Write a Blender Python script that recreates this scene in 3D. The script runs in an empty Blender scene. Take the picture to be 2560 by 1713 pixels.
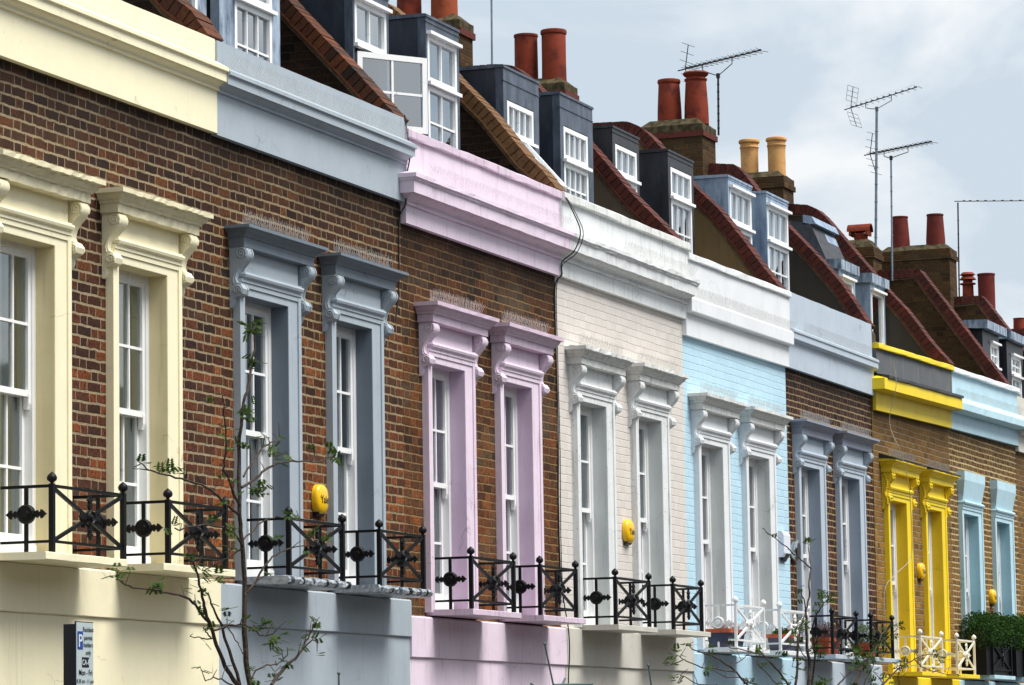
import bpy, bmesh, math, random
from mathutils import Vector, Matrix, noise
R_=math.radians
rnd=random.Random(7)
# ------------------------------------------------------------------ camera
C=bpy.context.scene.collection
cam=bpy.data.cameras.new("camera"); camo=bpy.data.objects.new("camera",cam); C.objects.link(camo)
cam.sensor_width=36; cam.lens=126.56; cam.clip_end=2000; cam.clip_start=.2
RW=((0.3548429,0.10105174,0.9294488),(-0.93479084,0.05524794,0.35087569),(-0.01589354,-0.99334597,0.11406658))
CAMP=Vector((-23.89819525,-11.38214333,1.6))
m=Matrix.Identity(4)
for i in range(3):
    m[i][0]=RW[i][0]; m[i][1]=-RW[i][1]; m[i][2]=-RW[i][2]; m[i][3]=CAMP[i]
camo.matrix_world=m
bpy.context.scene.camera=camo
# ------------------------------------------------------------------ world + sun
SUN_EL,SUN_AZ=R_(60),R_(178)    # azimuth measured from +Y (into the wall) clockwise: the sun stands over the street
sc=bpy.context.scene
w=bpy.data.worlds.new("World"); sc.world=w; w.use_nodes=True
nt=w.node_tree; N=nt.nodes; L=nt.links
for n_ in list(N): N.remove(n_)
out=N.new("ShaderNodeOutputWorld"); bg=N.new("ShaderNodeBackground"); L.new(bg.outputs[0],out.inputs[0])
sky=N.new("ShaderNodeTexSky"); sky.sky_type='NISHITA'; sky.sun_disc=False; sky.sun_elevation=SUN_EL; sky.sun_rotation=SUN_AZ
sky.air_density=1.6; sky.dust_density=3; sky.ozone_density=2
tc=N.new("ShaderNodeTexCoord"); sep=N.new("ShaderNodeSeparateXYZ"); L.new(tc.outputs['Generated'],sep.inputs[0])
mp=N.new("ShaderNodeMapping"); mp.inputs['Scale'].default_value=(5,5,9); mp.inputs['Location'].default_value=(3.4,1.2,0.9); L.new(tc.outputs['Generated'],mp.inputs[0])
no=N.new("ShaderNodeTexNoise"); no.inputs['Scale'].default_value=2.3; no.inputs['Detail'].default_value=7; no.inputs['Roughness'].default_value=.52; no.inputs['Distortion'].default_value=.35; L.new(mp.outputs[0],no.inputs['Vector'])
rp=N.new("ShaderNodeValToRGB"); rp.color_ramp.elements[0].position=.42; rp.color_ramp.elements[1].position=.60
rp.color_ramp.elements[0].color=(.50,.58,.66,1); rp.color_ramp.elements[1].color=(.76,.78,.80,1); L.new(no.outputs[0],rp.inputs[0])
# gain: overcast sky is brighter towards the zenith
mr=N.new("ShaderNodeMapRange"); mr.inputs['From Min'].default_value=.12; mr.inputs['From Max'].default_value=.9; mr.inputs['To Min'].default_value=9.6; mr.inputs['To Max'].default_value=9.5; mr.interpolation_type='SMOOTHSTEP'
L.new(sep.outputs[2],mr.inputs[0])
sc1=N.new("ShaderNodeVectorMath"); sc1.operation='SCALE'; L.new(rp.outputs[0],sc1.inputs[0]); L.new(mr.outputs[0],sc1.inputs['Scale'])
mx=N.new("ShaderNodeMix"); mx.data_type='RGBA'; mx.inputs[0].default_value=.93; L.new(sky.outputs[0],mx.inputs[6]); L.new(sc1.outputs[0],mx.inputs[7])
L.new(mx.outputs[2],bg.inputs[0]); bg.inputs[1].default_value=.1
sl=bpy.data.lights.new("sun",'SUN'); sl.energy=4.2; sl.angle=R_(32); sl.color=(1,.97,.92)
so=bpy.data.objects.new("sun",sl); C.objects.link(so)
d=Vector((math.sin(SUN_AZ)*math.cos(SUN_EL),math.cos(SUN_AZ)*math.cos(SUN_EL),math.sin(SUN_EL)))
so.rotation_euler=(-d).to_track_quat('-Z','Y').to_euler(); so.location=(0,-20,40)
sc.view_settings.view_transform='Standard'; sc.view_settings.look='None'; sc.view_settings.exposure=0.4; sc.view_settings.gamma=1
# ------------------------------------------------------------------ node helper
class NG:
    def __init__(s,name,rough=.7,spec=.3):
        s.m=bpy.data.materials.new(name); s.m.use_nodes=True; s.t=s.m.node_tree; s.N=s.t.nodes; s.L=s.t.links
        s.b=s.N["Principled BSDF"]; s.b.inputs['Roughness'].default_value=rough; s.b.inputs['Specular IOR Level'].default_value=spec
    def n(s,t,**k):
        x=s.N.new(t)
        for a,b in k.items(): setattr(x,a,b)
        return x
    def inp(s,sock,v):
        if hasattr(v,'is_output') or isinstance(v,bpy.types.NodeSocket): s.L.new(v,sock)
        else: sock.default_value=v
    def math(s,op,*a):
        x=s.n("ShaderNodeMath",operation=op)
        for i,v in enumerate(a): s.inp(x.inputs[i],v)
        return x.outputs[0]
    def ss(s,v,a,b,c=0.,d_=1.):
        x=s.n("ShaderNodeMapRange",interpolation_type='SMOOTHSTEP')
        s.inp(x.inputs[0],v); x.inputs[1].default_value=a; x.inputs[2].default_value=b; x.inputs[3].default_value=c; x.inputs[4].default_value=d_
        return x.outputs[0]
    def noise(s,vec,scale,detail=3,rough=.55):
        x=s.n("ShaderNodeTexNoise"); x.inputs['Scale'].default_value=scale; x.inputs['Detail'].default_value=detail; x.inputs['Roughness'].default_value=rough
        if vec is not None: s.L.new(vec,x.inputs['Vector'])
        return x.outputs[0]
    def mapv(s,vec,scale,loc=(0,0,0)):
        x=s.n("ShaderNodeMapping"); x.inputs['Scale'].default_value=scale; x.inputs['Location'].default_value=loc; s.L.new(vec,x.inputs[0]); return x.outputs[0]
    def mix(s,f,a,b,mode='MIX'):
        x=s.n("ShaderNodeMix",data_type='RGBA',blend_type=mode)
        s.inp(x.inputs[0],f)
        for i,v in ((6,a),(7,b)):
            if isinstance(v,tuple): x.inputs[i].default_value=(*v,1) if len(v)==3 else v
            else: s.L.new(v,x.inputs[i])
        return x.outputs[2]
    def bump(s,h,strength,dist):
        x=s.n("ShaderNodeBump"); x.inputs['Strength'].default_value=strength; x.inputs['Distance'].default_value=dist
        s.L.new(h,x.inputs['Height']); s.L.new(x.outputs[0],s.b.inputs['Normal'])
    @property
    def pos(s):
        return s.n("ShaderNodeNewGeometry").outputs['Position']
def lin(c):
    return tuple(((x/255)/12.92 if x/255<=.04045 else ((x/255+.055)/1.055)**2.4) for x in c)
def paint(name,col,dirt=.25,rough=.55,dirtcol=None,stain=.5,bump=.35,chips=0):
    g=NG(name,rough,.35); p=g.pos
    n1=g.noise(p,3.5,5); n2=g.noise(g.mapv(p,(9,9,1.1)),2.2,5,.6); n3=g.noise(p,38,4,.6)
    dc=dirtcol or tuple(c*.45 for c in col)
    f=g.math('MULTIPLY',g.ss(n2,.52,.80),dirt)
    c=g.mix(f,col,dc)
    c=g.mix(g.math('MULTIPLY',g.ss(n1,.38,.72),stain*.5),c,tuple(x*.74 for x in col))
    n4=g.noise(g.mapv(p,(14,14,.55)),1.4,5,.7); c=g.mix(g.math('MULTIPLY',g.ss(n4,.56,.70),.16+dirt*.5),c,dc)
    n5=g.noise(g.mapv(p,(1,1,1),(7,3,1)),1.7,4,.6); c=g.mix(g.math('MULTIPLY',g.ss(n5,.5,.62),.13),c,tuple(min(1,x*1.12+.01) for x in col))
    vo=g.n("ShaderNodeTexVoronoi",feature='DISTANCE_TO_EDGE'); vo.inputs['Scale'].default_value=.9; dn=g.n("ShaderNodeTexNoise"); dn.inputs['Scale'].default_value=5; g.L.new(p,dn.inputs['Vector'])
    va=g.n("ShaderNodeVectorMath",operation='MULTIPLY_ADD'); g.L.new(dn.outputs['Color'],va.inputs[0]); va.inputs[1].default_value=(.35,.35,.35); g.L.new(p,va.inputs[2]); g.L.new(va.outputs[0],vo.inputs['Vector'])
    ck=g.math('MULTIPLY',g.ss(vo.outputs['Distance'],.0015,.006,1.,0.),g.ss(n1,.50,.60)); c=g.mix(g.math('MULTIPLY',ck,.45),c,tuple(x*.4 for x in col))
    if chips:
        c=g.mix(g.math('MULTIPLY',g.ss(n3,.62,.70),chips),c,dc)
    g.L.new(c,g.b.inputs['Base Color'])
    g.bump(g.math('ADD',g.math('MULTIPLY',n3,.5),g.math('MULTIPLY',n1,1.5)),bump,.006)
    return g.m
def flat(name,col,rough=.6,spec=.3,var=.25,scale=12,metal=0):
    g=NG(name,rough,spec); p=g.pos
    c=g.mix(g.ss(g.noise(p,scale,4),.3,.7),col,tuple(x*(1-var) for x in col)); g.L.new(c,g.b.inputs['Base Color']); g.b.inputs['Metallic'].default_value=metal
    g.bump(g.noise(p,scale*4,3),.2,.004)
    return g.m
def brick(name,cols,mortar,mw=.0075,vary=1.,soot=.5,bumpd=.008,painted=False,zdark=None,slope=0):
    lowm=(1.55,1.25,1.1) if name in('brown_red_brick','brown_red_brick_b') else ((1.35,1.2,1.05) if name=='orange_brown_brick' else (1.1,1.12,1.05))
    g=NG(name,.85,.15)
    uv=g.n("ShaderNodeUVMap"); uv.uv_map="UVMap"
    sp=g.n("ShaderNodeSeparateXYZ"); g.L.new(uv.outputs[0],sp.inputs[0])
    nz=g.n("ShaderNodeTexNoise"); nz.inputs['Scale'].default_value=14; nz.inputs['Detail'].default_value=3; g.L.new(uv.outputs[0],nz.inputs['Vector'])
    nc=g.n("ShaderNodeSeparateColor"); g.L.new(nz.outputs['Color'],nc.inputs[0])
    nl=g.noise(uv.outputs[0],1.3,2)
    u=g.math('ADD',sp.outputs[0],g.math('MULTIPLY',g.math('SUBTRACT',nc.outputs[0],.5),.03))
    v=g.math('ADD',sp.outputs[1],g.math('MULTIPLY',g.math('SUBTRACT',nc.outputs[1],.5),.02))
    v=g.math('ADD',v,g.math('MULTIPLY',g.math('SUBTRACT',nl,.5),.018))
    vr=g.math('DIVIDE',v,.075); row=g.math('FLOOR',vr); fv=g.math('FRACT',vr)
    sh=g.math('MULTIPLY',g.math('MODULO',row,2.),.5)
    jit=g.n("ShaderNodeTexWhiteNoise",noise_dimensions='1D'); g.L.new(row,jit.inputs['W'])
    uu=g.math('ADD',g.math('ADD',g.math('DIVIDE',u,.305),sh),g.math('MULTIPLY',jit.outputs[0],.12))
    cell=g.math('FLOOR',uu); f=g.math('FRACT',uu); hd=g.math('GREATER_THAN',f,.6667)
    du=g.math('MINIMUM',g.math('MINIMUM',f,g.math('SUBTRACT',1.,f)),g.math('ABSOLUTE',g.math('SUBTRACT',f,.6667)))
    du=g.math('MULTIPLY',du,.305*1.7)
    dv=g.math('MULTIPLY',g.math('MINIMUM',fv,g.math('SUBTRACT',1.,fv)),.075)
    dd=g.math('MINIMUM',du,dv)
    mm=g.ss(dd,mw-.0025,mw+.0025,1.,0.)
    cv=g.n("ShaderNodeCombineXYZ"); g.L.new(g.math('ADD',g.math('MULTIPLY',cell,2.),hd),cv.inputs[0]); g.L.new(row,cv.inputs[1])
    wn=g.n("ShaderNodeTexWhiteNoise",noise_dimensions='2D'); g.L.new(cv.outputs[0],wn.inputs['Vector'])
    r=g.n("ShaderNodeValToRGB"); r.color_ramp.interpolation='LINEAR'
    k=len(cols)
    while len(r.color_ramp.elements)<k: r.color_ramp.elements.new(.5)
    for i,cc in enumerate(cols):
        r.color_ramp.elements[i].position=i/(k-1); r.color_ramp.elements[i].color=(*cc,1)
    g.L.new(wn.outputs[0],r.inputs[0])
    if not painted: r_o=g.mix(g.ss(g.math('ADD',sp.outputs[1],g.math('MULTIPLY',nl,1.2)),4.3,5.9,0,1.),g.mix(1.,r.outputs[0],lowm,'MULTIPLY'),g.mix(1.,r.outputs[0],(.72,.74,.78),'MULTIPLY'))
    else: r_o=r.outputs[0]
    fine=g.noise(g.mapv(uv.outputs[0],(1.6,.8,1)),38,5,.65)
    c=g.mix(g.ss(fine,.42,.64,0,.8*vary),r_o,tuple(x*(.5 if not painted else .8) for x in cols[0]))
    big=g.noise(g.mapv(uv.outputs[0],(1,1.2,1)),1.4,6,.7)
    c=g.mix(g.ss(big,.50,.72,0,soot),c,tuple(x*.5 for x in cols[0]))
    if not painted: c=g.mix(g.ss(g.noise(g.mapv(uv.outputs[0],(1,2.2,1),(5,9,0)),.9,4,.6),.52,.68,0,.5 if name=='orange_brown_brick' else .2),c,(.10,.078,.05))
    mc=g.mix(g.ss(g.noise(uv.outputs[0],20,3),.35,.7,0,.5),mortar,tuple(x*.45 for x in mortar))
    mc=g.mix(g.ss(big,.5,.75,0,soot*.6),mc,tuple(x*.4 for x in mortar))
    c2=g.mix(mm,c,mc)
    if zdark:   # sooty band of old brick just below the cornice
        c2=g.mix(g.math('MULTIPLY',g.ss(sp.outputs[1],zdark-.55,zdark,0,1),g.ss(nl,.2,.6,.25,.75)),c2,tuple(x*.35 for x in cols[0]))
    g.L.new(c2,g.b.inputs['Base Color'])
    h=g.math('SUBTRACT',g.math('ADD',g.math('MULTIPLY',fine,.35),g.math('MULTIPLY',wn.outputs[0],.25)),mm)
    g.bump(h,.9 if not painted else .7,bumpd)
    return g.m
def lead(name,col,col2,rough=.45):
    g=NG(name,rough,.45); p=g.pos
    n1=g.noise(g.mapv(p,(3,3,.9)),3,6,.65); n2=g.noise(p,22,4)
    c=g.mix(g.ss(n1,.35,.68),col,col2); c=g.mix(g.ss(n2,.55,.8,0,.35),c,tuple(x*1.5+.02 for x in col2)); g.L.new(c,g.b.inputs['Base Color'])
    g.bump(n1,.3,.01); return g.m
def terracotta(name,col,dark):
    g=NG(name,.75,.2); p=g.pos
    c=g.mix(g.ss(g.noise(p,6,5,.65),.42,.72),col,dark); c=g.mix(g.ss(g.noise(g.mapv(p,(1,1,6)),9,3),.6,.75,0,.4),c,tuple(x*.5 for x in dark)); g.L.new(c,g.b.inputs['Base Color'])
    g.bump(g.noise(p,60,3),.2,.004); return g.m
def glass(name,tint=(.75,.85,.85),refl=.2):
    g=NG(name,.03,.5); g.N.remove(g.b)
    t=g.n("ShaderNodeBsdfTransparent"); t.inputs[0].default_value=(*tint,1)
    gl=g.n("ShaderNodeBsdfGlossy"); gl.inputs['Roughness'].default_value=.03; gl.inputs[0].default_value=(.9,.95,1,1)
    fr=g.n("ShaderNodeFresnel"); fr.inputs[0].default_value=1.5
    f=g.math('MINIMUM',g.math('ADD',g.math('MULTIPLY',fr.outputs[0],1.3),refl),1.)
    b=g.n("ShaderNodeBump"); b.inputs['Strength'].default_value=.05; b.inputs['Distance'].default_value=.01; g.L.new(g.noise(g.pos,3,2),b.inputs['Height']); g.L.new(b.outputs[0],gl.inputs['Normal'])
    mxs=g.n("ShaderNodeMixShader"); g.L.new(f,mxs.inputs[0]); g.L.new(t.outputs[0],mxs.inputs[1]); g.L.new(gl.outputs[0],mxs.inputs[2])
    g.L.new(mxs.outputs[0],g.N["Material Output"].inputs[0]); return g.m
M={}
BR=((.028,.015,.011),(.07,.026,.013),(.035,.018,.014),(.13,.042,.016),(.055,.024,.015),(.19,.062,.02),(.045,.02,.014))
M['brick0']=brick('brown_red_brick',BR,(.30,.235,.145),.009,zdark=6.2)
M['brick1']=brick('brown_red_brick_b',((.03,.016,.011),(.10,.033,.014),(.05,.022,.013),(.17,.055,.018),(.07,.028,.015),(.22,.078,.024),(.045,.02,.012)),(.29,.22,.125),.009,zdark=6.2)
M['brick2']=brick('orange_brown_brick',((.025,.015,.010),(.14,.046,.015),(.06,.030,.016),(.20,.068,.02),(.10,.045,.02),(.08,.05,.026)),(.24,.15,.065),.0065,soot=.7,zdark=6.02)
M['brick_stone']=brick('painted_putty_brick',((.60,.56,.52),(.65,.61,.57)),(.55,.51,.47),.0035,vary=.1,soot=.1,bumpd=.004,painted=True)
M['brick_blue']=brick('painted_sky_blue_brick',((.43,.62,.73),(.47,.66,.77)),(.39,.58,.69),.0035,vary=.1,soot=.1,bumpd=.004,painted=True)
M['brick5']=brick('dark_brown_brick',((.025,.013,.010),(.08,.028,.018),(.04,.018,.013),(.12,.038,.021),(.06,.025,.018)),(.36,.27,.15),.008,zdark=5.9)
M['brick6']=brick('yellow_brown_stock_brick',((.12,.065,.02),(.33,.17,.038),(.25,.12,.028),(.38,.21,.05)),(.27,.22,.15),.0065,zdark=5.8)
M['brick7']=brick('stock_brick_pale_joint',((.10,.05,.02),(.22,.115,.035),(.17,.08,.025),(.26,.14,.04)),(.52,.40,.20),.010,soot=.35,zdark=5.88)
M['brick_dk']=brick('sooty_party_brick',((.018,.012,.009),(.06,.03,.016),(.04,.022,.014),(.10,.045,.022)),(.05,.035,.022),.006)
M['brick_stk']=brick('chimney_stock_brick',((.05,.028,.012),(.13,.064,.02),(.085,.043,.016),(.16,.08,.025)),(.075,.05,.025),.006)
PC={'cream':(.84,.78,.55),'grey':(.36,.415,.465),'pink':(.74,.62,.73),'white':(.72,.745,.75),'bluewhite':(.72,.745,.765),'lilac':(.43,.50,.575),'yellow':(.83,.62,.02),'aqua':(.47,.67,.76),'plain':(.6,.58,.52)}
M['cream']=paint('cream_paint',PC['cream'],.05,stain=.25)
M['grey']=paint('blue_grey_paint',PC['grey'],.2)
M['pink']=paint('pink_paint',PC['pink'],.45,dirtcol=(.30,.18,.27))
M['white']=paint('white_paint',PC['white'],.6,dirtcol=(.24,.24,.21),chips=.7)
M['stoneg']=paint('warm_grey_render',(.56,.54,.48),.3)
M['bluewhite']=paint('bright_white_paint',PC['bluewhite'],.15)
M['blueg']=paint('sky_blue_render',(.42,.60,.72),.2)
M['lilac']=paint('lilac_grey_paint',PC['lilac'],.2)
M['yellow']=paint('yellow_paint',PC['yellow'],.12,dirtcol=(.5,.33,.02))
M['aqua']=paint('pale_aqua_paint',PC['aqua'],.3,dirtcol=(.25,.36,.38))
M['plain']=paint('plain_render',PC['plain'],.3)
M['cream_w']=paint('weathered_cream_stone',(.72,.66,.45),.4,dirtcol=(.35,.30,.2),chips=.35)
M['pink_w']=paint('weathered_pink_coping',(.62,.50,.60),.7,dirtcol=(.22,.13,.18),chips=.3)
M['white_w']=paint('weathered_white_coping',(.66,.67,.65),.7,dirtcol=(.16,.16,.13),chips=.6)
M['grey_h']=paint('dark_grey_hood_paint',(.15,.185,.225),.3); M['lilac_h']=paint('dark_lilac_hood_paint',(.24,.265,.34),.3); M['pink_h']=paint('mauve_hood_paint',(.60,.47,.58),.5,dirtcol=(.28,.16,.24))
M['rv_grey']=paint('dark_grey_reveal_paint',(.15,.185,.225),.3); M['rv_lilac']=paint('slate_lilac_reveal_shade',(.26,.315,.39),.3); M['rv_cream']=paint('ochre_cream_reveal_shade',(.70,.61,.36),.15); M['rv_pink']=paint('mauve_reveal_shade',(.60,.46,.60),.3); M['rv_aqua']=paint('aqua_reveal_shade',(.34,.57,.66),.2); M['rv_yellow']=paint('deep_yellow_reveal_shade',(.72,.48,.01),.1); M['rv_white']=paint('grey_white_reveal_shade',(.60,.63,.63),.3); M['rv_bluewhite']=M['rv_white']  # recess shade put into these reveal colours; the grey is its own darker paint
M['joinery']=paint('white_gloss_joinery',(.84,.85,.85),.08,.3,bump=.08)
M['cdirty']=paint('old_dirty_joinery',(.66,.64,.58),.4,.5,dirtcol=(.25,.2,.13))
M['iron']=flat('black_gloss_iron',(.004,.0045,.006),.5,.22,.2)
M['ironw']=paint('white_painted_iron',(.75,.76,.76),.3,.4,dirtcol=(.3,.25,.2))
M['ironc']=paint('cream_painted_iron',(.76,.73,.62),.3,.4,dirtcol=(.35,.3,.2))
M['glass']=glass('window_glass',(.92,.97,.95),refl=.16)
M['glass_d']=glass('dormer_glass',(.7,.85,.92),refl=.30)
M['room']=flat('dark_room',(.03,.03,.032),.9,.1)
def curtain(name,a,b):
    g=NG(name,.85,.1); p=g.pos; wv=g.n("ShaderNodeTexWave"); wv.inputs['Scale'].default_value=5; wv.inputs['Distortion'].default_value=3; g.L.new(g.mapv(p,(1,1,.12)),wv.inputs[0])
    g.L.new(g.mix(g.ss(g.noise(g.mapv(p,(9,9,.3)),2,3),.3,.7),a,b),g.b.inputs['Base Color']); g.bump(wv.outputs[1],.3,.02); return g.m
M['cur_green']=curtain('pale_green_curtain',(.80,.84,.66),(.5,.56,.44)); M['cur_grey']=curtain('grey_curtain',(.62,.66,.66),(.22,.25,.26)); M['cur_white']=curtain('white_net_curtain',(.72,.74,.76),(.5,.54,.58))
M['cur_lilac']=curtain('mauve_curtain',(.45,.38,.45),(.28,.23,.28))
M['lead']=lead('dark_lead',(.035,.048,.07),(.085,.11,.155)); M['leadl']=lead('pale_lead',(.30,.39,.50),(.14,.20,.30)); M['leadk']=lead('black_slate_cheek',(.01,.012,.017),(.022,.026,.034))
M['leadb']=lead('blotched_blue_lead',(.34,.42,.52),(.05,.08,.13))
M['cheek']=lead('blue_black_cheek',(.012,.018,.03),(.022,.031,.048))
M['slate']=flat('roof_slate',(.06,.065,.075),.6,.3,.4)
M['red']=terracotta('red_chimney_pot',(.20,.032,.013),(.085,.014,.009)); M['dred']=terracotta('dark_red_pot',(.13,.020,.014),(.08,.014,.011)); M['orange']=terracotta('orange_pot',(.28,.06,.022),(.14,.03,.014)); M['buff']=terracotta('buff_pot',(.60,.33,.12),(.45,.22,.08))
M['terra']=terracotta('plant_pot_clay',(.42,.10,.045),(.30,.07,.035))
def copmat(name,a,b):
    g=NG(name,.75,.25); oi=g.n("ShaderNodeUVMap"); oi.uv_map="UVMap"; 
    w_=g.n("ShaderNodeTexWhiteNoise",noise_dimensions='2D'); g.L.new(g.n("ShaderNodeVertexColor",layer_name="Col").outputs[0],w_.inputs['Vector'])
    c=g.mix(w_.outputs[0],a,b); c=g.mix(g.ss(g.noise(g.pos,25,4),.45,.7,0,.5),c,tuple(x*.35 for x in a)); g.L.new(c,g.b.inputs['Base Color']); g.bump(g.noise(g.pos,70,4),.4,.006); return g.m
M['cop_br']=copmat('old_brown_coping_brick',(.022,.013,.009),(.15,.045,.016)); M['cop_bk']=copmat('brown_coping_brick',(.11,.055,.022),(.20,.10,.04)); M['cop_rd']=copmat('red_coping_brick',(.045,.012,.009),(.115,.024,.015))
M['mort']=flat('mortar_bed',(.20,.14,.08),.9,.1,.5,20)
M['r_ochre']=paint('ochre_render',(.21,.135,.055),.5,.8,dirtcol=(.09,.07,.05)); M['r_brown']=paint('brown_render',(.13,.095,.06),.5,.8,dirtcol=(.05,.04,.03)); M['r_dark']=paint('dark_render',(.055,.045,.033),.5,.8,dirtcol=(.02,.02,.018)); M['r_slate']=paint('black_weathered_render',(.10,.11,.12),.7,.8,dirtcol=(.25,.23,.18),chips=.4)
M['flaunch']=flat('lichen_mortar_flaunching',(.10,.08,.045),.9,.1,.7,14)
M['alu']=flat('aerial_grey_metal',(.16,.18,.20),.45,.5,.4,30,.6); M['dkmet']=flat('dark_aerial_metal',(.02,.022,.024),.5,.4)
M['pole']=flat('galvanised_pole',(.20,.26,.32),.5,.5,.3,20)
M['cable']=flat('black_cable',(.01,.01,.01),.5,.4); M['wirew']=flat('pale_wire',(.45,.42,.35),.5,.4)
M['spike']=flat('plastic_steel_spike',(.66,.64,.60),.5,.4)
M['alarm']=flat('yellow_plastic',(.85,.50,.01),.25,.5,.05); M['blackp']=flat('black_plastic',(.01,.01,.012),.35,.5,.1); M['whitep']=flat('white_plastic',(.72,.74,.82),.3,.5,.05); M['chrome']=flat('chrome_shell',(.5,.52,.53),.15,.5,.05,5,1.)
M['signbk']=flat('black_post',(.006,.006,.008),.5,.4); M['signw']=flat('sign_white',(.42,.50,.52),.45,.4,.05); M['signblue']=flat('sign_blue',(.015,.06,.28),.4,.4,.05); M['ink']=flat('sign_black_lettering',(.012,.013,.015),.5,.3,.05); M['inkw']=flat('sign_white_lettering',(.6,.66,.7),.5,.3,.05)
def bark():
    g=NG('young_bark',.8,.2); g.L.new(g.mix(g.ss(g.noise(g.pos,40,4),.35,.7),(.035,.025,.02),(.075,.055,.045)),g.b.inputs['Base Color']); return g.m
M['bark']=bark()
def leafm(name,a,b,tr=.35,ro=.6,spc=.2):
    g=NG(name,ro,spc); w_=g.n("ShaderNodeTexWhiteNoise",noise_dimensions='3D'); g.L.new(g.n("ShaderNodeVertexColor",layer_name="Col").outputs[0],w_.inputs['Vector'])
    c=g.mix(w_.outputs[0],a,b); g.L.new(c,g.b.inputs['Base Color']); tl=g.n("ShaderNodeBsdfTranslucent"); g.L.new(c,tl.inputs[0]); ms=g.n("ShaderNodeMixShader"); ms.inputs[0].default_value=tr
    g.L.new(g.b.outputs[0],ms.inputs[1]); g.L.new(tl.outputs[0],ms.inputs[2]); g.L.new(ms.outputs[0],g.N["Material Output"].inputs[0]); return g.m
M['leaf']=leafm('fresh_leaf',(.022,.055,.008),(.07,.12,.016)); M['box']=leafm('box_hedge_leaf',(.012,.038,.008),(.045,.10,.02),.15,.9,.08); M['twig']=leafm('dry_purple_twig',(.10,.05,.06),(.17,.10,.10),.1); M['greyleaf']=leafm('grey_green_leaf',(.08,.13,.05),(.16,.21,.11),.2)
M['asphalt']=flat('road_asphalt',(.05,.05,.052),.85,.2,.3,30); M['paving']=flat('pavement_slab',(.14,.135,.125),.85,.2,.2,8); M['kerb']=flat('kerb_stone',(.3,.29,.27),.8,.2); M['soil']=flat('garden_ground',(.07,.06,.05),.9,.1)
M['navy']=flat('navy_glazed_pot',(.02,.022,.06),.2,.5,.2)
M['stake']=flat('grey_green_stake',(.07,.12,.12),.5,.4)
M['tape']=flat('plastic_sheet',(.42,.47,.52),.25,.5,.5,30)
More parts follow.
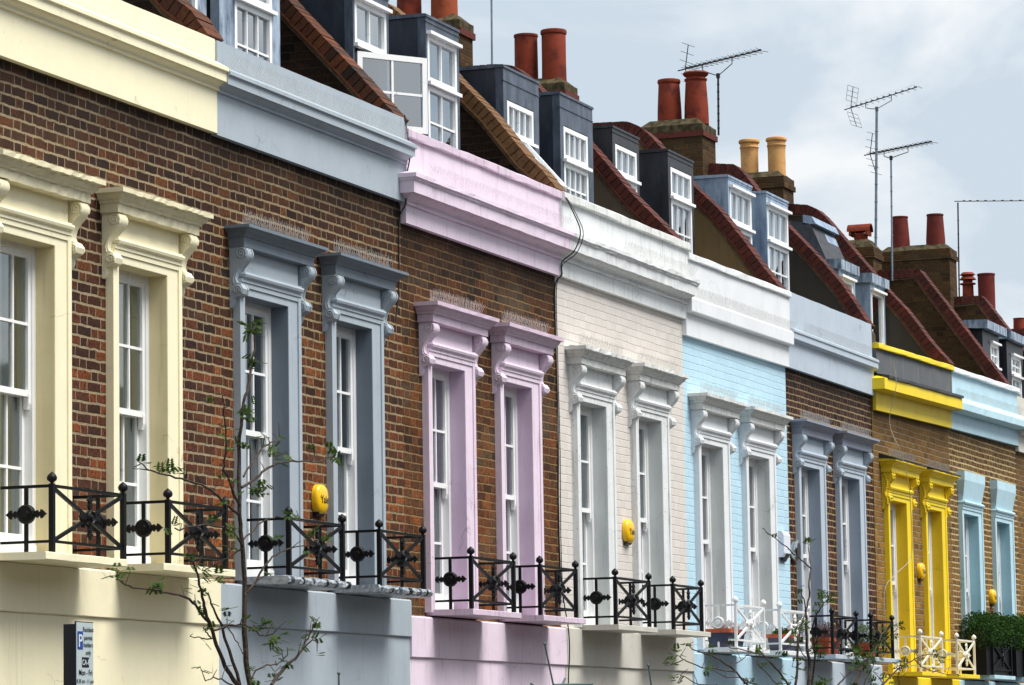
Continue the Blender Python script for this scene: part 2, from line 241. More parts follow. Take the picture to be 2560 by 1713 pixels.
# ------------------------------------------------------------------ mesh builder
class MB:
    def __init__(s): s.v=[]; s.f=[]; s.c=[]
    def add(s,vs,fs,col=None):
        o=len(s.v); s.v+= [tuple(p) for p in vs]; s.f+=[tuple(i+o for i in f) for f in fs]; s.c+=[col]*len(fs)
    def box(s,x0,x1,y0,y1,z0,z1,col=None,sz=0.):
        # sz: rise of z from x0 to x1
        v=[(x0,y0,z0),(x1,y0,z0+sz),(x1,y1,z0+sz),(x0,y1,z0),(x0,y0,z1),(x1,y0,z1+sz),(x1,y1,z1+sz),(x0,y1,z1)]
        s.add(v,[(0,3,2,1),(4,5,6,7),(0,1,5,4),(1,2,6,5),(2,3,7,6),(3,0,4,7)],col)
    def prism_x(s,prof,x0,x1,col=None,n=1,jit=0,sz=0.):
        # prof: (y,z) closed polygon, extruded along x
        k=len(prof); vs=[]
        for i in range(n+1):
            x=x0+(x1-x0)*i/n
            for (y,z) in prof: vs.append((x,y+(rnd.uniform(-jit,jit) if 0<i<n else 0),z+sz*i/n+(rnd.uniform(-jit,jit) if 0<i<n else 0)))
        fs=[tuple(range(k))[::-1],tuple(n*k+j for j in range(k))]
        for i in range(n):
            for j in range(k): a=i*k+j; b=i*k+(j+1)%k; fs.append((a,b,b+k,a+k))
        s.add(vs,fs,col)
    def prism_z(s,prof,z0,z1,top=None,col=None):
        k=len(prof); top=top or prof
        s.add([(x,y,z0) for x,y in prof]+[(x,y,z1) for x,y in top],[tuple(range(k))[::-1],tuple(range(k,2*k))]+[(j,(j+1)%k,(j+1)%k+k,j+k) for j in range(k)],col)
    def tube(s,pts,r,n=6,col=None,r1=None,cap=True):
        pts=[Vector(p) for p in pts]; K=len(pts); vs=[]; fs=[]
        r1=r if r1 is None else r1; prev=None
        for i,p in enumerate(pts):
            t=(pts[min(i+1,K-1)]-pts[max(i-1,0)]).normalized()
            if prev is None:
                a=Vector((0,0,1)) if abs(t.z)<.9 else Vector((1,0,0)); nx=t.cross(a).normalized()
            else: nx=(prev-t*prev.dot(t)).normalized()
            prev=nx; ny=t.cross(nx); rr=r+(r1-r)*i/max(K-1,1)
            for j in range(n):
                an=2*math.pi*j/n; vs.append(p+nx*math.cos(an)*rr+ny*math.sin(an)*rr)
        for i in range(K-1):
            for j in range(n): a=i*n+j; b=i*n+(j+1)%n; fs.append((a,b,b+n,a+n))
        if cap: fs+= [tuple(range(n))[::-1],tuple((K-1)*n+j for j in range(n))]
        s.add(vs,fs,col)
    def lathe(s,cx,cy,prof,n=24,col=None,a0=0):
        # prof (r,z)
        vs=[]; fs=[]; K=len(prof)
        for r,z in prof:
            for j in range(n): an=a0+2*math.pi*j/n; vs.append((cx+r*math.cos(an),cy+r*math.sin(an),z))
        for i in range(K-1):
            for j in range(n): a=i*n+j; b=i*n+(j+1)%n; fs.append((a,b,b+n,a+n))
        fs+=[tuple(range(n))[::-1],tuple((K-1)*n+j for j in range(n))]
        s.add(vs,fs,col)
    def ball(s,c,r,n=10,sz=1.):
        prof=[(max(.001,r*math.sin(math.pi*i/n)),c[2]-r*sz*math.cos(math.pi*i/n)) for i in range(n+1)]
        s.lathe(c[0],c[1],prof,n)
    def molding(s,prof,x0,x1,base=0.,left=True,right=False,n=1,jit=0,sz=0.,wall=.0):
        """prof: list (d,z) outward depth; runs along x; mitred returns at the ends; base=depth at which the moulding's flush length is x0..x1"""
        K=len(prof); rows=[]
        xs=[x0+(x1-x0)*i/n for i in range(n+1)]
        def zz(x,z): return z+sz*(x-x0)/(x1-x0)
        if left: rows.append([(x0-(d-base),wall,zz(x0,z)) for d,z in prof])
        for i,x in enumerate(xs):
            r=[]
            for d,z in prof:
                e=(d-base); xx=x-(e if (left and i==0) else 0)+(e if (right and i==n) else 0)
                j=jit if 0<i<n else 0
                r.append((xx,-d+rnd.uniform(-j,j),zz(x,z)+rnd.uniform(-j,j)))
            rows.append(r)
        if right: rows.append([(x1+(d-base),wall,zz(x1,z)) for d,z in prof])
        o=[p for r in rows for p in r]; fs=[]
        for i in range(len(rows)-1):
            for j in range(K-1): a=i*K+j; fs.append((a,a+K,a+K+1,a+1))
        s.add(o,fs)
        if not left: s.add([(x0,0,zz(x0,prof[0][1]))]+rows[0]+[(x0,0,zz(x0,prof[-1][1]))],[tuple(range(K+2))])
        if not right: s.add([(x1,0,zz(x1,prof[0][1]))]+rows[-1]+[(x1,0,zz(x1,prof[-1][1]))],[tuple(range(K+2))[::-1]])
    def build(s,name,mat,parent=None,smooth=False,off=None,loc=None):
        me=bpy.data.meshes.new(name); 
        o=Vector(loc) if loc is not None else (root_loc(parent) if parent else Vector((0,0,0)))
        me.from_pydata([(x-o[0],y-o[1],z-o[2]) for x,y,z in s.v],[],s.f)
        me.materials.append(mat)
        uvl=me.uv_layers.new(name="UVMap"); nrm=[p.normal.copy() for p in me.polygons]
        uvd=[0.]*(2*len(me.loops))
        for p in me.polygons:
            a=p.normal; ax=abs(a.x)>max(abs(a.y),abs(a.z)); az=abs(a.z)>abs(a.y)
            for li in p.loop_indices:
                q=s.v[me.loops[li].vertex_index]
                if ax: u_,v_=q[1]+.11,q[2]
                elif az: u_,v_=q[0],q[1]
                else: u_,v_=q[0],q[2]
                uvd[2*li]=u_; uvd[2*li+1]=v_
        uvl.data.foreach_set('uv',uvd)
        if any(c is not None for c in s.c):
            ca=me.color_attributes.new(name="Col",type='FLOAT_COLOR',domain='CORNER'); cd=[0.]*(4*len(me.loops))
            for p,c in zip(me.polygons,s.c):
                c=c or (0,0,0)
                for li in p.loop_indices: cd[4*li:4*li+4]=[*c,1]
            ca.data.foreach_set('color',cd)
        if smooth:
            me.polygons.foreach_set('use_smooth',[True]*len(me.polygons))
            me.update()
            try: me.set_sharp_from_angle(angle=R_(40))
            except Exception: pass
        ob=bpy.data.objects.new(name,me); C.objects.link(ob)
        if parent: ob.parent=parent
        else: ob.location=o
        return ob
def root_loc(p):
    while p.parent: p=p.parent
    return Vector(p.location)
def thing(name,loc,label,cat,group=None):
    o=bpy.data.objects.new(name,None); C.objects.link(o); o.location=loc; o.empty_display_size=.2
    tag(o,label,cat,group); return o
def tag(o,label,cat,group=None):
    o['label']=label; o['category']=cat
    if group: o['group']=group
    return o
def rc(): return (rnd.random(),rnd.random(),rnd.random())
# ------------------------------------------------------------------ setting
def struct(name,mb,mat):
    o=mb.build(name,mat); o['kind']='structure'; return o
b=MB(); b.box(-400,500,-300,500,-.6,-.35); struct('ground',b,M['soil'])
b=MB(); b.box(-60,80,-9.2,-3.6,-.35,-.12); struct('road',b,M['asphalt'])
b=MB(); b.box(-60,80,-3.48,-1.2,-.35,0); b.box(-60,80,-12.2,-9.32,-.35,0); struct('pavement',b,M['paving'])
b=MB(); b.box(-60,80,-3.6,-3.48,-.35,.004); b.box(-60,80,-9.32,-9.2,-.35,.004); struct('kerb',b,M['kerb'])
t=thing('opposite_terrace',(0,-15,0),'long plain brick terrace across the road behind the camera','building')
b=MB(); b.box(-60,80,-22,-14,-.3,6.6); b.build('brick_wall',M['brick5'],t); b=MB(); b.prism_x([(-14,6.6),(-18,8.4),(-22,6.6)],-60,80); b.build('roof',M['slate'],t)
# ------------------------------------------------------------------ pieces of a house
def console_mb(x0,x1,yb,zt,s=1.,ornate=False,crisp=False):
    b=MB()
    pr=[(0,0),(.105,.004),(.132,-.012),(.146,-.045),(.138,-.08),(.112,-.11),(.078,-.145),(.052,-.19),(.042,-.235),(.052,-.265),(.086,-.282),(.106,-.315),(.096,-.352),(.062,-.372),(.034,-.385),(.036,-.41),(.03,-.43),(.012,-.455),(0,-.458)]
    prof=[(yb-d*s,zt+h*s) for d,h in pr]
    b.prism_x(prof,x0,x1)
    # raised fillets along the face edges
    for xa,xb_ in (((x0,x0+.016),(x1-.016,x1)) if crisp else ()):
        b.prism_x([(y-.006,z) for y,z in prof[:14]]+[(yb,zt-.36*s)],xa-.001,xb_+.001)
    # central rib
    xm=(x0+x1)/2
    # scroll spirals on both cheeks
    for side,xs_ in ((-1,x0),(1,x1)):
        for cy,cz,r0,t in ((.096,-.050,.046,2.2),(.064,-.322,.036,2.)):
            pts=[]
            for i in range(26):
                a=-.6+2*math.pi*t*i/25; r=r0*(1-i/27)
                pts.append((xs_+side*.002,yb-(cy+r*math.cos(a))*s,zt+(cz+r*math.sin(a))*s))
            b.tube(pts,.0085*s,5)
        pts=[(xs_+side*.002,yb-d_*s,zt+h_*s) for d_,h_ in ((.125,-.095),(.085,-.135),(.045,-.185),(.028,-.235),(.036,-.275))]
        b.tube(pts,.0055*s,5)
    if ornate:
        for i in range(16):
            k=i/15; d_=.06+.04*math.sin(k*9); b.ball((x0-.002,yb-(.03+.04*abs(math.sin(k*5)))*s,zt-(.03+.36*k)*s),.016,6)
            b.ball((xm,yb-(pr[min(13,1+int(k*12))][0])*s,zt+pr[min(13,1+int(k*12))][1]*s),.02,6)
    return b
def surround(h,Lx,Rx,T,S,mat,hoodmat,style,idx,reveal=None):
    """architrave, panel and hood; returns the part"""
    b=MB(); al=Lx-.085; ar=Rx+.215
    yb=.0; yf=-.06
    b.box(al,Lx,yf,.10,S-.02,T); b.box(Rx,ar,yf,.10,S-.02,T)              # jambs
    b.box(Rx+.215-.05,ar+.001,yf-.012,yf+.002,S-.018,T+.1)
    b.box(al,ar,yf,.10,T,T+.055)                       # lintel bands
    b.box(al,ar,yf-.010,.02,T+.055,T+.092)
    b.box(al,ar,yf-.018,.02,T+.092,T+.118)
    b.molding([(.02,T+.118),(.082,T+.118),(.098,T+.130),(.104,T+.148),(.098,T+.162),(.088,T+.166),(.088,T+.174),(.03,T+.176)],al+.03,ar-.03,base=.08,left=True,right=True)
    pt=T+.36
    b.box(al+.02,ar-.02,-.055,.02,T+.17,pt)
    ob=b.build('window_surround',mat,h)
    if reveal:  # thin lining boards; except on grey, shade is put into their colour
        q=MB(); q.box(Rx-.004,Rx-.0005,yf+.004,.098,S,T-.004); q.build('reveal_lining',reveal,ob)
        q=MB(); q.box(Lx+.0005,Lx+.004,yf+.004,.098,S,T-.004); q.build('reveal_lining',reveal,ob)
        q=MB(); q.box(Lx+.004,Rx-.004,yf+.004,.098,T-.004,T-.0005); q.build('soffit_lining',reveal,ob)
    if style=='board':
        b=MB(); z0=T+.17; z1=T+.56; xa,xb_=al-.02,ar+.02
        b.add([(xa+.06,-.062,z0),(xb_-.06,-.062,z0),(xb_,-.11,z1-.12),(xb_,-.11,z1),(xa,-.11,z1),(xa,-.11,z1-.12),(xa+.06,0,z0),(xb_-.06,0,z0),(xb_,0,z1-.12),(xb_,0,z1),(xa,0,z1),(xa,0,z1-.12)],
          [(0,1,2,5),(5,2,3,4),(4,3,9,10),(0,5,11,6),(5,4,10,11),(1,7,8,2),(2,8,9,3),(0,6,7,1)])
        b.build('tapered_head_board',mat,ob); return ob
    hx0,hx1=Lx-.15,Rx+.35
    for xa in (hx0+.01,hx1-.12):
        console_mb(xa,xa+.11,-.0,T+(.346 if style=='crisp' else .333),1.0,style=='ornate',style=='crisp').build('console_bracket',mat,ob,smooth=True)
    b=MB(); z=T
    if style=='ornate':
        q=MB(); q.prism_x([(0,z+.50),(-.225,z+.478),(-.228,z+.49),(0,z+.56)],hx0-.10,hx1+.10,n=8,jit=.003); q.build('lead_flashing',M['leadk'],ob)
    if style=='crisp':
        pr=[(0,z+.345),(.125,z+.345),(.125,z+.415),(.135,z+.42),(.14,z+.435),(.155,z+.452),(.178,z+.465),(.19,z+.475),(.21,z+.477),(.21,z+.50),(.0,z+.525)]; n,j=1,0
    else:
        pr=[(0,z+.33),(.14,z+.33),(.14,z+.392),(.154,z+.397),(.158,z+.412),(.176,z+.424),(.19,z+.447),(.196,z+.455),(.218,z+.459),(.218,z+.492),(.0,z+.52)]; n,j=(26,.0045) if style=='rough' else (12,.002)
    b.molding(pr,hx0,hx1,base=.125,left=True,right=True,n=n,jit=j)
    b.build('hood_cornice',hoodmat,ob)
    return ob
def sash(h,Lx,Rx,T,S,glassm,curm,cols,rows,joinm,lower_drop=0.):
    x0=Lx+.0; x1=Rx
    b=MB(); F=.05
    yF=.085
    b.box(x0,x0+F,yF,.2,S,T); b.box(x1-F,x1,yF,.2,S,T); b.box(x0+F,x1-F,yF+.002,.2,T-F,T); b.box(x0+F,x1-F,yF-.03,.2,S,S+.09)
    ob=b.build('sash_window',joinm,h)
    zm=T-1.0
    def sh(yc,za,zb,name):
        b=MB(); st=.042; a0,a1=x0+F-.004,x1-F+.004
        b.box(a0,a0+st,yc,yc+.04,za,zb); b.box(a1-st,a1,yc,yc+.04,za,zb); b.box(a0+st,a1-st,yc+.001,yc+.039,zb-st,zb); b.box(a0+st,a1-st,yc+.001,yc+.039,za,za+(st if za>zm-.2 else .08))
        for i in range(1,cols):
            x=a0+st+(a1-a0-2*st)*i/cols; b.box(x-.01,x+.01,yc+.006,yc+.034,za+.03,zb-.03)
        for i in range(1,rows):
            z=za+.03+(zb-za-.06)*i/rows; b.box(a0+st-.01,a1-st+.01,yc+.004,yc+.036,z-.01,z+.01)
        # horn
        if za>zm-.2:
            for xx in (a0,a1-st): b.prism_x([(yc-.004,za+.02),(yc+.036,za+.02),(yc+.036,za-.085),(yc+.010,za-.085),(yc-.002,za-.045)],xx,xx+st)
        b.build(name,joinm,ob)
        g=MB(); g.add([(a0+.02,yc+.02,za+.02),(a1-.02,yc+.02,za+.02),(a1-.02,yc+.02,zb-.02),(a0+.02,yc+.02,zb-.02)],[(0,1,2,3)]); g.build('glass_pane',glassm,ob)
    sh(yF+.012,zm-.02,T-F+.004,'upper_sash'); sh(yF+.058,S+.085,zm+.02,'lower_sash')
    # curtain, gathered folds
    def folds(xa,xb_,yb_,nm):
        b=MB(); n=int((xb_-xa)/.012)+2; vs=[]
        for i in range(n+1):
            x=xa+(xb_-xa)*i/n; y=yb_+.018*math.sin(i*1.25)+.008*math.sin(i*.53)
            vs+=[(x,y,S+.05),(x,y+.004,T-.03)]
        b.add(vs,[(2*i,2*i+2,2*i+3,2*i+1) for i in range(n)]); b.build(nm,curm,ob,smooth=True)
    folds(x1-(.75 if curm==M['cur_green'] else .2),x1+.24,.235,'curtain')
    return ob
def railing(h,xa,xb_,S,mat,yo=-.375,wallx=None):
    zr=S+.435; zb=S+.075
    root=None
    b=MB(); r=.0105
    b.box(xa,xb_,yo-.008,yo+.008,zr-.011,zr+.009); b.box(xa,xb_,yo-.008,yo+.008,zb-.009,zb+.009)
    for x in (xa,xb_):
        b.box(x-.008,x+.008,yo+.01,0.0,zr-.011,zr+.009); b.box(x-.008,x+.008,yo+.01,0.0,zb-.009,zb+.009)
        b.box(x-.011,x+.011,yo/2-.011,yo/2+.011,S-.005,zr-.012)   # side bar
    root=b.build('balcony_railing',mat,h)
    pw=.0165 if mat==M['iron'] else .0135
    for x in (xa,xb_):
        b=MB(); b.box(x-pw,x+pw,yo-pw,yo+pw,S-.005,zr+.012); 
        b.lathe(x,yo,[(.012,zr+.012),(.012,zr+.022),(.03,zr+.034),(.034,zr+.05),(.028,zr+.068),(.012,zr+.082),(.002,zr+.090)],12)
        b.build('post',mat,root,smooth=True)
    b=MB()   # saltire brace
    for (p,q,dy) in (((xa+.02,zb+.008),(xb_-.02,zr-.012),-.004),((xa+.02,zr-.012),(xb_-.02,zb+.008),.004)):
        v=Vector((q[0]-p[0],q[1]-p[1])); L_=v.length; t=v/L_; nn=Vector((-t.y,t.x))*.0125
        pts=[(p[0]+nn.x,p[1]+nn.y),(p[0]-nn.x,p[1]-nn.y),(q[0]-nn.x,q[1]-nn.y),(q[0]+nn.x,q[1]+nn.y)]
        b.add([(x,yo-.008+dy,z) for x,z in pts]+[(x,yo+.008+dy,z) for x,z in pts],[(0,1,2,3),(7,6,5,4),(0,4,5,1),(1,5,6,2),(2,6,7,3),(3,7,4,0)])
    b.build('saltire_brace',mat,root)
    def rosette(cx,cy,axis):
        # axis 'x': panel lies along x (front), 'y': along y (side)
        cz=(zr+zb)/2; b=MB()
        def P(a,z,o): return (cx+a,cy-o,z) if axis=='x' else (cx-o,cy+a,z)
        # disc
        n=18; vs=[]; prof=[(.001,.024),(.022,.024),(.028,.015),(.045,.013),(.056,.022),(.064,.012),(.064,-.012),(.001,-.016)]
        if axis=='x': prof=[(a*.72,o) for a,o in prof]
        for a,o in prof:
            for j in range(n): an=2*math.pi*j/n; vs.append(P(a*math.cos(an),cz+a*math.sin(an),o))
        fs=[]
        for i in range(len(prof)-1):
            for j in range(n): q=i*n+j; w_=i*n+(j+1)%n; fs.append((q,w_,w_+n,q+n))
        b.add(vs,fs)
        # four (or two) leaf-tipped arms
        arm=[(.05,.010),(.07,.018),(.082,.026),(.092,.012),(.104,.014),(.108,.030),(.118,.026),(.135,.009),(.148,0),(.135,-.009),(.118,-.026),(.108,-.030),(.104,-.014),(.092,-.012),(.082,-.026),(.07,-.018),(.05,-.010)]
        dirs=[(1,0),(-1,0)]+([(0,1),(0,-1)] if axis=='x' else [])
        for dx,dz in dirs:
            k=len(arm); pts=[]
            for oo in (.010,-.010):
                for l,t in arm: pts.append(P(dx*l-dz*t,cz+dz*l+dx*t,oo))
            b.add(pts,[tuple(range(k)),tuple(range(k,2*k))[::-1]]+[(i,(i+1)%k,(i+1)%k+k,i+k) for i in range(k)])
        b.build('rosette',mat,root,smooth=False)
    rosette((xa+xb_)/2,yo-.012,'x')
    for x in (xa,xb_): rosette(x-.0,yo/2,'y')
    return root
def slab(h,xa,xb_,S,mat,p=.42,wrap=False):
    b=MB()
    if wrap:
        n=30; prof=[(0,S-.05),(-p+.03,S-.055),(-p,S-.045),(-p-.008,S-.02),(-p+.004,S),(-p+.05,S+.006),(0,S+.004)]
        b.prism_x([(y,z) for y,z in prof],xa,xb_,n=n,jit=.007)
    else:
        b.prism_x([(0,S-.045),(-p+.004,S-.05),(-p,S-.046),(-p,S-.004),(-p+.004,S),(0,S+.002)],xa,xb_,n=10,jit=.0012)
    o=b.build('balcony_slab',mat,h,smooth=False)
    if wrap:
        for k in range(6):
            x=xa+.06+(xb_-xa-.16)*k/5+rnd.uniform(-.03,.03); q=MB(); dz=rnd.uniform(-.004,.004)
            q.prism_x([(y*1.012-.001,(z-S)*1.05+S+.001) for y,z in prof[1:6]],x,x+rnd.choice((.018,.03,.05))); q.build('tape_strip',M['signbk'] if k%2 else M['lead'],o)
    return o
def spikes(h,xa,xb_,y,z,sz=0.,tilt=-.3,ln=.125,step=.036):
    b=MB(); n=int((xb_-xa)/step)
    for i in range(n):
        x=xa+(xb_-xa)*i/n; zz=z+sz*(x-xa)/(xb_-xa)
        for dx,dy in ((-.35,-.75),(.30,.1),(.1,-.2)):
            dx+=rnd.uniform(-.04,.04); dy+=rnd.uniform(-.05,.05); l=ln*rnd.uniform(.93,1.05)
            v=Vector((dx,dy,1)).normalized()*l
            p=Vector((x,y,zz)); b.tube([p,p+v],.0014 if y<-.09 and z<5.6 else .0010,3,cap=False)
    return b.build('bird_spike_strip',M['spike'],h)
def window_simple(parent,name,x0,x1,y,z0,z1,nv,nh,F=.045,glassm=None,net=True,joinm=None,sill=True):
    joinm=joinm or M['joinery']; b=MB()
    b.box(x0,x0+F,y-.03,y+.04,z0,z1); b.box(x1-F,x1,y-.03,y+.04,z0,z1); b.box(x0+F,x1-F,y-.029,y+.04,z1-F,z1); b.box(x0+F,x1-F,y-.029,y+.04,z0,z0+F*1.15)
    for i in range(1,nv+1):
        x=x0+F+(x1-x0-2*F)*i/(nv+1); b.box(x-.009,x+.009,y-.02,y+.02,z0+F*.9,z1-F*.9)
    for i in range(1,nh+1):
        z=z0+F+(z1-z0-2*F)*i/(nh+1); b.box(x0+F*.9,x1-F*.9,y-.018,y+.018,z-.009,z+.009)
    if sill: b.box(x0-.03,x1+.03,y-.07,y-.025,z0-.028,z0+.004)
    ob=b.build(name,joinm,parent)
    return ob
def pane(parent,x0,x1,y,z0,z1,m=None,net=True):
    g=MB(); g.add([(x0,y,z0),(x1,y,z0),(x1,y,z1),(x0,y,z1)],[(0,1,2,3)]); g.build('glass_pane',m or M['glass_d'],parent)
    if net:
        b=MB(); n=40; vs=[]
        for i in range(n+1):
            x=x0+(x1-x0)*i/n; yy=y+.09+.012*math.sin(i*1.4); vs+=[(x,yy,z0),(x,yy,z1)]
        b.add(vs,[(2*i,2*i+2,2*i+3,2*i+1) for i in range(n)]); b.build('net_curtain',M['cur_white'],parent,smooth=True)
def dormer(h,x0,x1,y,zt,win,nv,mats,cap=.0,zb=6.72,nh=(0,1),openlow=False,net=True,head=True):
    """lead clad box dormer: front frame around the window, cheeks, roof"""
    face,cheek=mats; wx0,wx1,wzT,wzM,wzB=win
    b=MB(); b.box(x0,wx0,y,y+.08,zb,zt-.03); b.box(wx1,x1,y,y+.08,zb,zt-.03); b.box(wx0,wx1,y,y+.08,wzT,zt-.03); b.box(wx0,wx1,y,y+.08,zb,wzB)
    # lead rolls and seams
    b.box(x0-.006,x1+.006,y-.008,y+.02,wzT+.035+(zt-.03-wzT)*.45,wzT+.043+(zt-.03-wzT)*.45)
    ob=b.build('dormer',face,h)
    b=MB(); b.box(x0+.004,x0+.05,y+.08,y+1.5,zb,zt-.03); b.build('dormer_cheek',cheek,ob); b=MB(); b.box(x1-.05,x1-.004,y+.08,y+1.5,zb,zt-.03); b.build('dormer_cheek',cheek,ob)
    b=MB(); o=cap; b.prism_x([(y-.012-o,zt-.03-(.1 if cap else .0)),(y-.012-o,zt-.006),(y+.006-o,zt),(y+1.6,zt+.03),(y+1.6,zt-.03)],x0-.012-o,x1+.012+o); b.build('dormer_roof',M['leadb'] if cap else face,ob)
    b=MB(); b.box(wx0,wx1,y+.35,y+.36,wzB-.1,wzT+.1); b.build('dormer_interior',M['room'],ob)
    yy=y+.03
    if head:
        b=MB(); b.box(wx0-.03,wx1+.03,y-.05,y+.02,wzT-.012,wzT+.018); b.build('window_head',M['joinery'],ob)
    if wzM:
        a=window_simple(ob,'upper_casement',wx0,wx1,yy,wzM,wzT-.01,nv,nh[0]); pane(ob,wx0+.02,wx1-.02,yy,wzM+.02,wzT-.02,net=net)
        if not openlow:
            window_simple(ob,'lower_casement',wx0,wx1,yy,wzB,wzM-.03,nv,nh[1],sill=False); pane(ob,wx0+.02,wx1-.02,yy,wzB+.02,wzM-.05,net=net)
    else:
        window_simple(ob,'casement_window',wx0,wx1,yy,wzB,wzT-.01,nv,0); pane(ob,wx0+.02,wx1-.02,yy,wzB+.02,wzT-.02,net=net)
    return ob
def party_wall(h,X,prof,mat,copm,th=.24,sagm=True):
    """raking party wall with brick-on-edge coping; prof = (y,z) of the coping's top line from the eaves back"""
    b=MB(); poly=[(y,z-.10) for y,z in prof]; 
    b.prism_x([(p[0],p[1]) for p in poly]+[(prof[-1][0],6.2),(prof[0][0],6.2)],X,X+th); ob=b.build('party_wall',mat,h)
    # mortar bed + creasing
    b=MB()
    ups=[];los=[]
    for i in range(len(prof)):
        a=Vector(prof[max(i-1,0)]); c=Vector(prof[min(i+1,len(prof)-1)]); t=(c-a).normalized(); n_=Vector((-t.y,t.x)); 
        if n_.y<0: n_=-n_
        p=Vector(prof[i]); ups.append(p-n_*.012); los.append(p-n_*.165)
    b.prism_x([tuple(p) for p in ups]+[tuple(p) for p in los[::-1]],X-.012,X+th+.012)
    b.build('coping_bed',M['mort'],ob)
    b=MB(); ups2=[];los2=[]
    for i in range(len(prof)):
        a=Vector(prof[max(i-1,0)]); c=Vector(prof[min(i+1,len(prof)-1)]); t=(c-a).normalized(); n_=Vector((-t.y,t.x))
        p=Vector(prof[i]); ups2.append(p-n_*.118); los2.append(p-n_*.135)
    b.prism_x([tuple(p) for p in ups2]+[tuple(p) for p in los2[::-1]],X-.04,X+th+.04); b.build('tile_creasing',copm,ob)
    # bricks
    b=MB(); segs=[]; 
    P=[Vector(p) for p in prof]; dist=[0]
    for i in range(len(P)-1): dist.append(dist[-1]+(P[i+1]-P[i]).length)
    def at(s_):
        for i in range(len(P)-1):
            if s_<=dist[i+1] or i==len(P)-2:
                k=(s_-dist[i])/(dist[i+1]-dist[i]); return P[i]+(P[i+1]-P[i])*k,(P[i+1]-P[i]).normalized()
    s_=0; L_=dist[-1]; st=.078
    while s_+st*.9<L_:
        p,t=at(s_); q,t2=at(s_+st-.010); n_=Vector((-t.y,t.x)); n2=Vector((-t2.y,t2.x)); j=rnd.uniform(-.0015,.0015)
        xa=X-.03+rnd.uniform(-.004,.004); xb_=X+th+.03
        lo1,lo2=p-n_*.115,q-n2*.115; p=p+n_*j; q=q+n2*(j+rnd.uniform(-.003,.003))
        b.add([(xa,p.x,p.y),(xa,q.x,q.y),(xa,lo2.x,lo2.y),(xa,lo1.x,lo1.y),(xb_,p.x,p.y),(xb_,q.x,q.y),(xb_,lo2.x,lo2.y),(xb_,lo1.x,lo1.y)],[(0,1,2,3),(7,6,5,4),(0,4,5,1),(1,5,6,2),(2,6,7,3),(3,7,4,0)],rc())
        s_+=st
    b.build('coping_bricks',copm,ob)
    return ob
def pot_mb(x,y,z,h_,rb,rt,kind='roll'):
    b=MB()
    if kind=='roll': pr=[(rb,z-.04),(rb,z+.02),(rb*.98,z+h_*.3),(rt+.004,z+h_*.88),(rt,z+h_*.9),(rt+.012,z+h_*.91),(rt+.018,z+h_*.95),(rt+.012,z+h_*.99),(rt-.01,z+h_),(rt-.03,z+h_-.01),(rt-.035,z+h_-.12)]
    elif kind=='plain': pr=[(rb,z-.04),(rb*.99,z+h_*.2),(rt,z+h_*.95),(rt+.008,z+h_*.955),(rt+.008,z+h_),(rt-.02,z+h_),(rt-.025,z+h_-.12)]
    elif kind=='bands': pr=[(rb,z-.04),(rb,z+h_*.62),(rb+.004,z+h_*.74),(rb+.014,z+h_*.77),(rb+.004,z+h_*.80),(rb+.004,z+h_*.88),(rb+.022,z+h_*.90),(rb+.026,z+h_*.94),(rb+.018,z+h_*.98),(rb-.01,z+h_),(rb-.03,z+h_),(rb-.035,z+h_-.12)]
    elif kind=='collar': pr=[(rb,z-.04),(rb,z+.02),(rb*.97,z+h_*.3),(rt,z+h_*.82),(rt+.012,z+h_*.83),(rt+.016,z+h_*.86),(rt-.01,z+h_*.885),(rt-.012,z+h_*.9),(rt+.02,z+h_*.93),(rt+.035,z+h_*.97),(rt+.02,z+h_),(rt-.02,z+h_),(rt-.03,z+h_-.12)]
    b.lathe(x,y,pr,28); return b
def stack(h,X0,X1,y0,y1,zt,pots,mat,bandm=None,zb=6.5,flh=.09):
    b=MB(); zc=zt
    b.box(X0,X1,y0,y1,zb,zc-.16)
    ob=b.build('chimney_stack',mat,h)
    b=MB(); b.box(X0-.025,X1+.025,y0-.025,y1+.025,zc-.16,zc-.088); b.build('oversailing_band',bandm or mat,ob)
    b=MB(); b.box(X0-.01,X1+.01,y0-.01,y1+.01,zc-.088,zc); b.build('top_course',M['flaunch'] if bandm else mat,ob)
    b=MB(); q=.10
    b.prism_z([(X0,y0),(X1,y0),(X1,y1),(X0,y1)],zc,zc+flh,[(X0+q,y0+q),(X1-q,y0+q),(X1-q,y1-q),(X0+q,y1-q)]); b.build('mortar_flaunching',M['flaunch'],ob)
    for (py,hh,rb,rt,kd,mt) in pots:
        pot_mb((X0+X1)/2,py,zc+flh-.02,hh,rb,rt,kd).build('chimney_pot',M[mt],ob,smooth=True)
    return ob
def wall_with_holes(x0,x1,z0,z1,holes,y=0.,th=.1,b=None):
    b=b or MB(); hs=sorted(holes); x=x0
    for (a,c,d_,e) in hs:
        b.box(x,a,y,y+th,z0,z1); b.box(a,c,y,y+th,e,z1)
        if d_>z0: b.box(a,c,y,y+th,z0,d_)
        x=c
    b.box(x,x1,y,y+th,z0,z1); return b
GRP='terraced houses in the painted row'
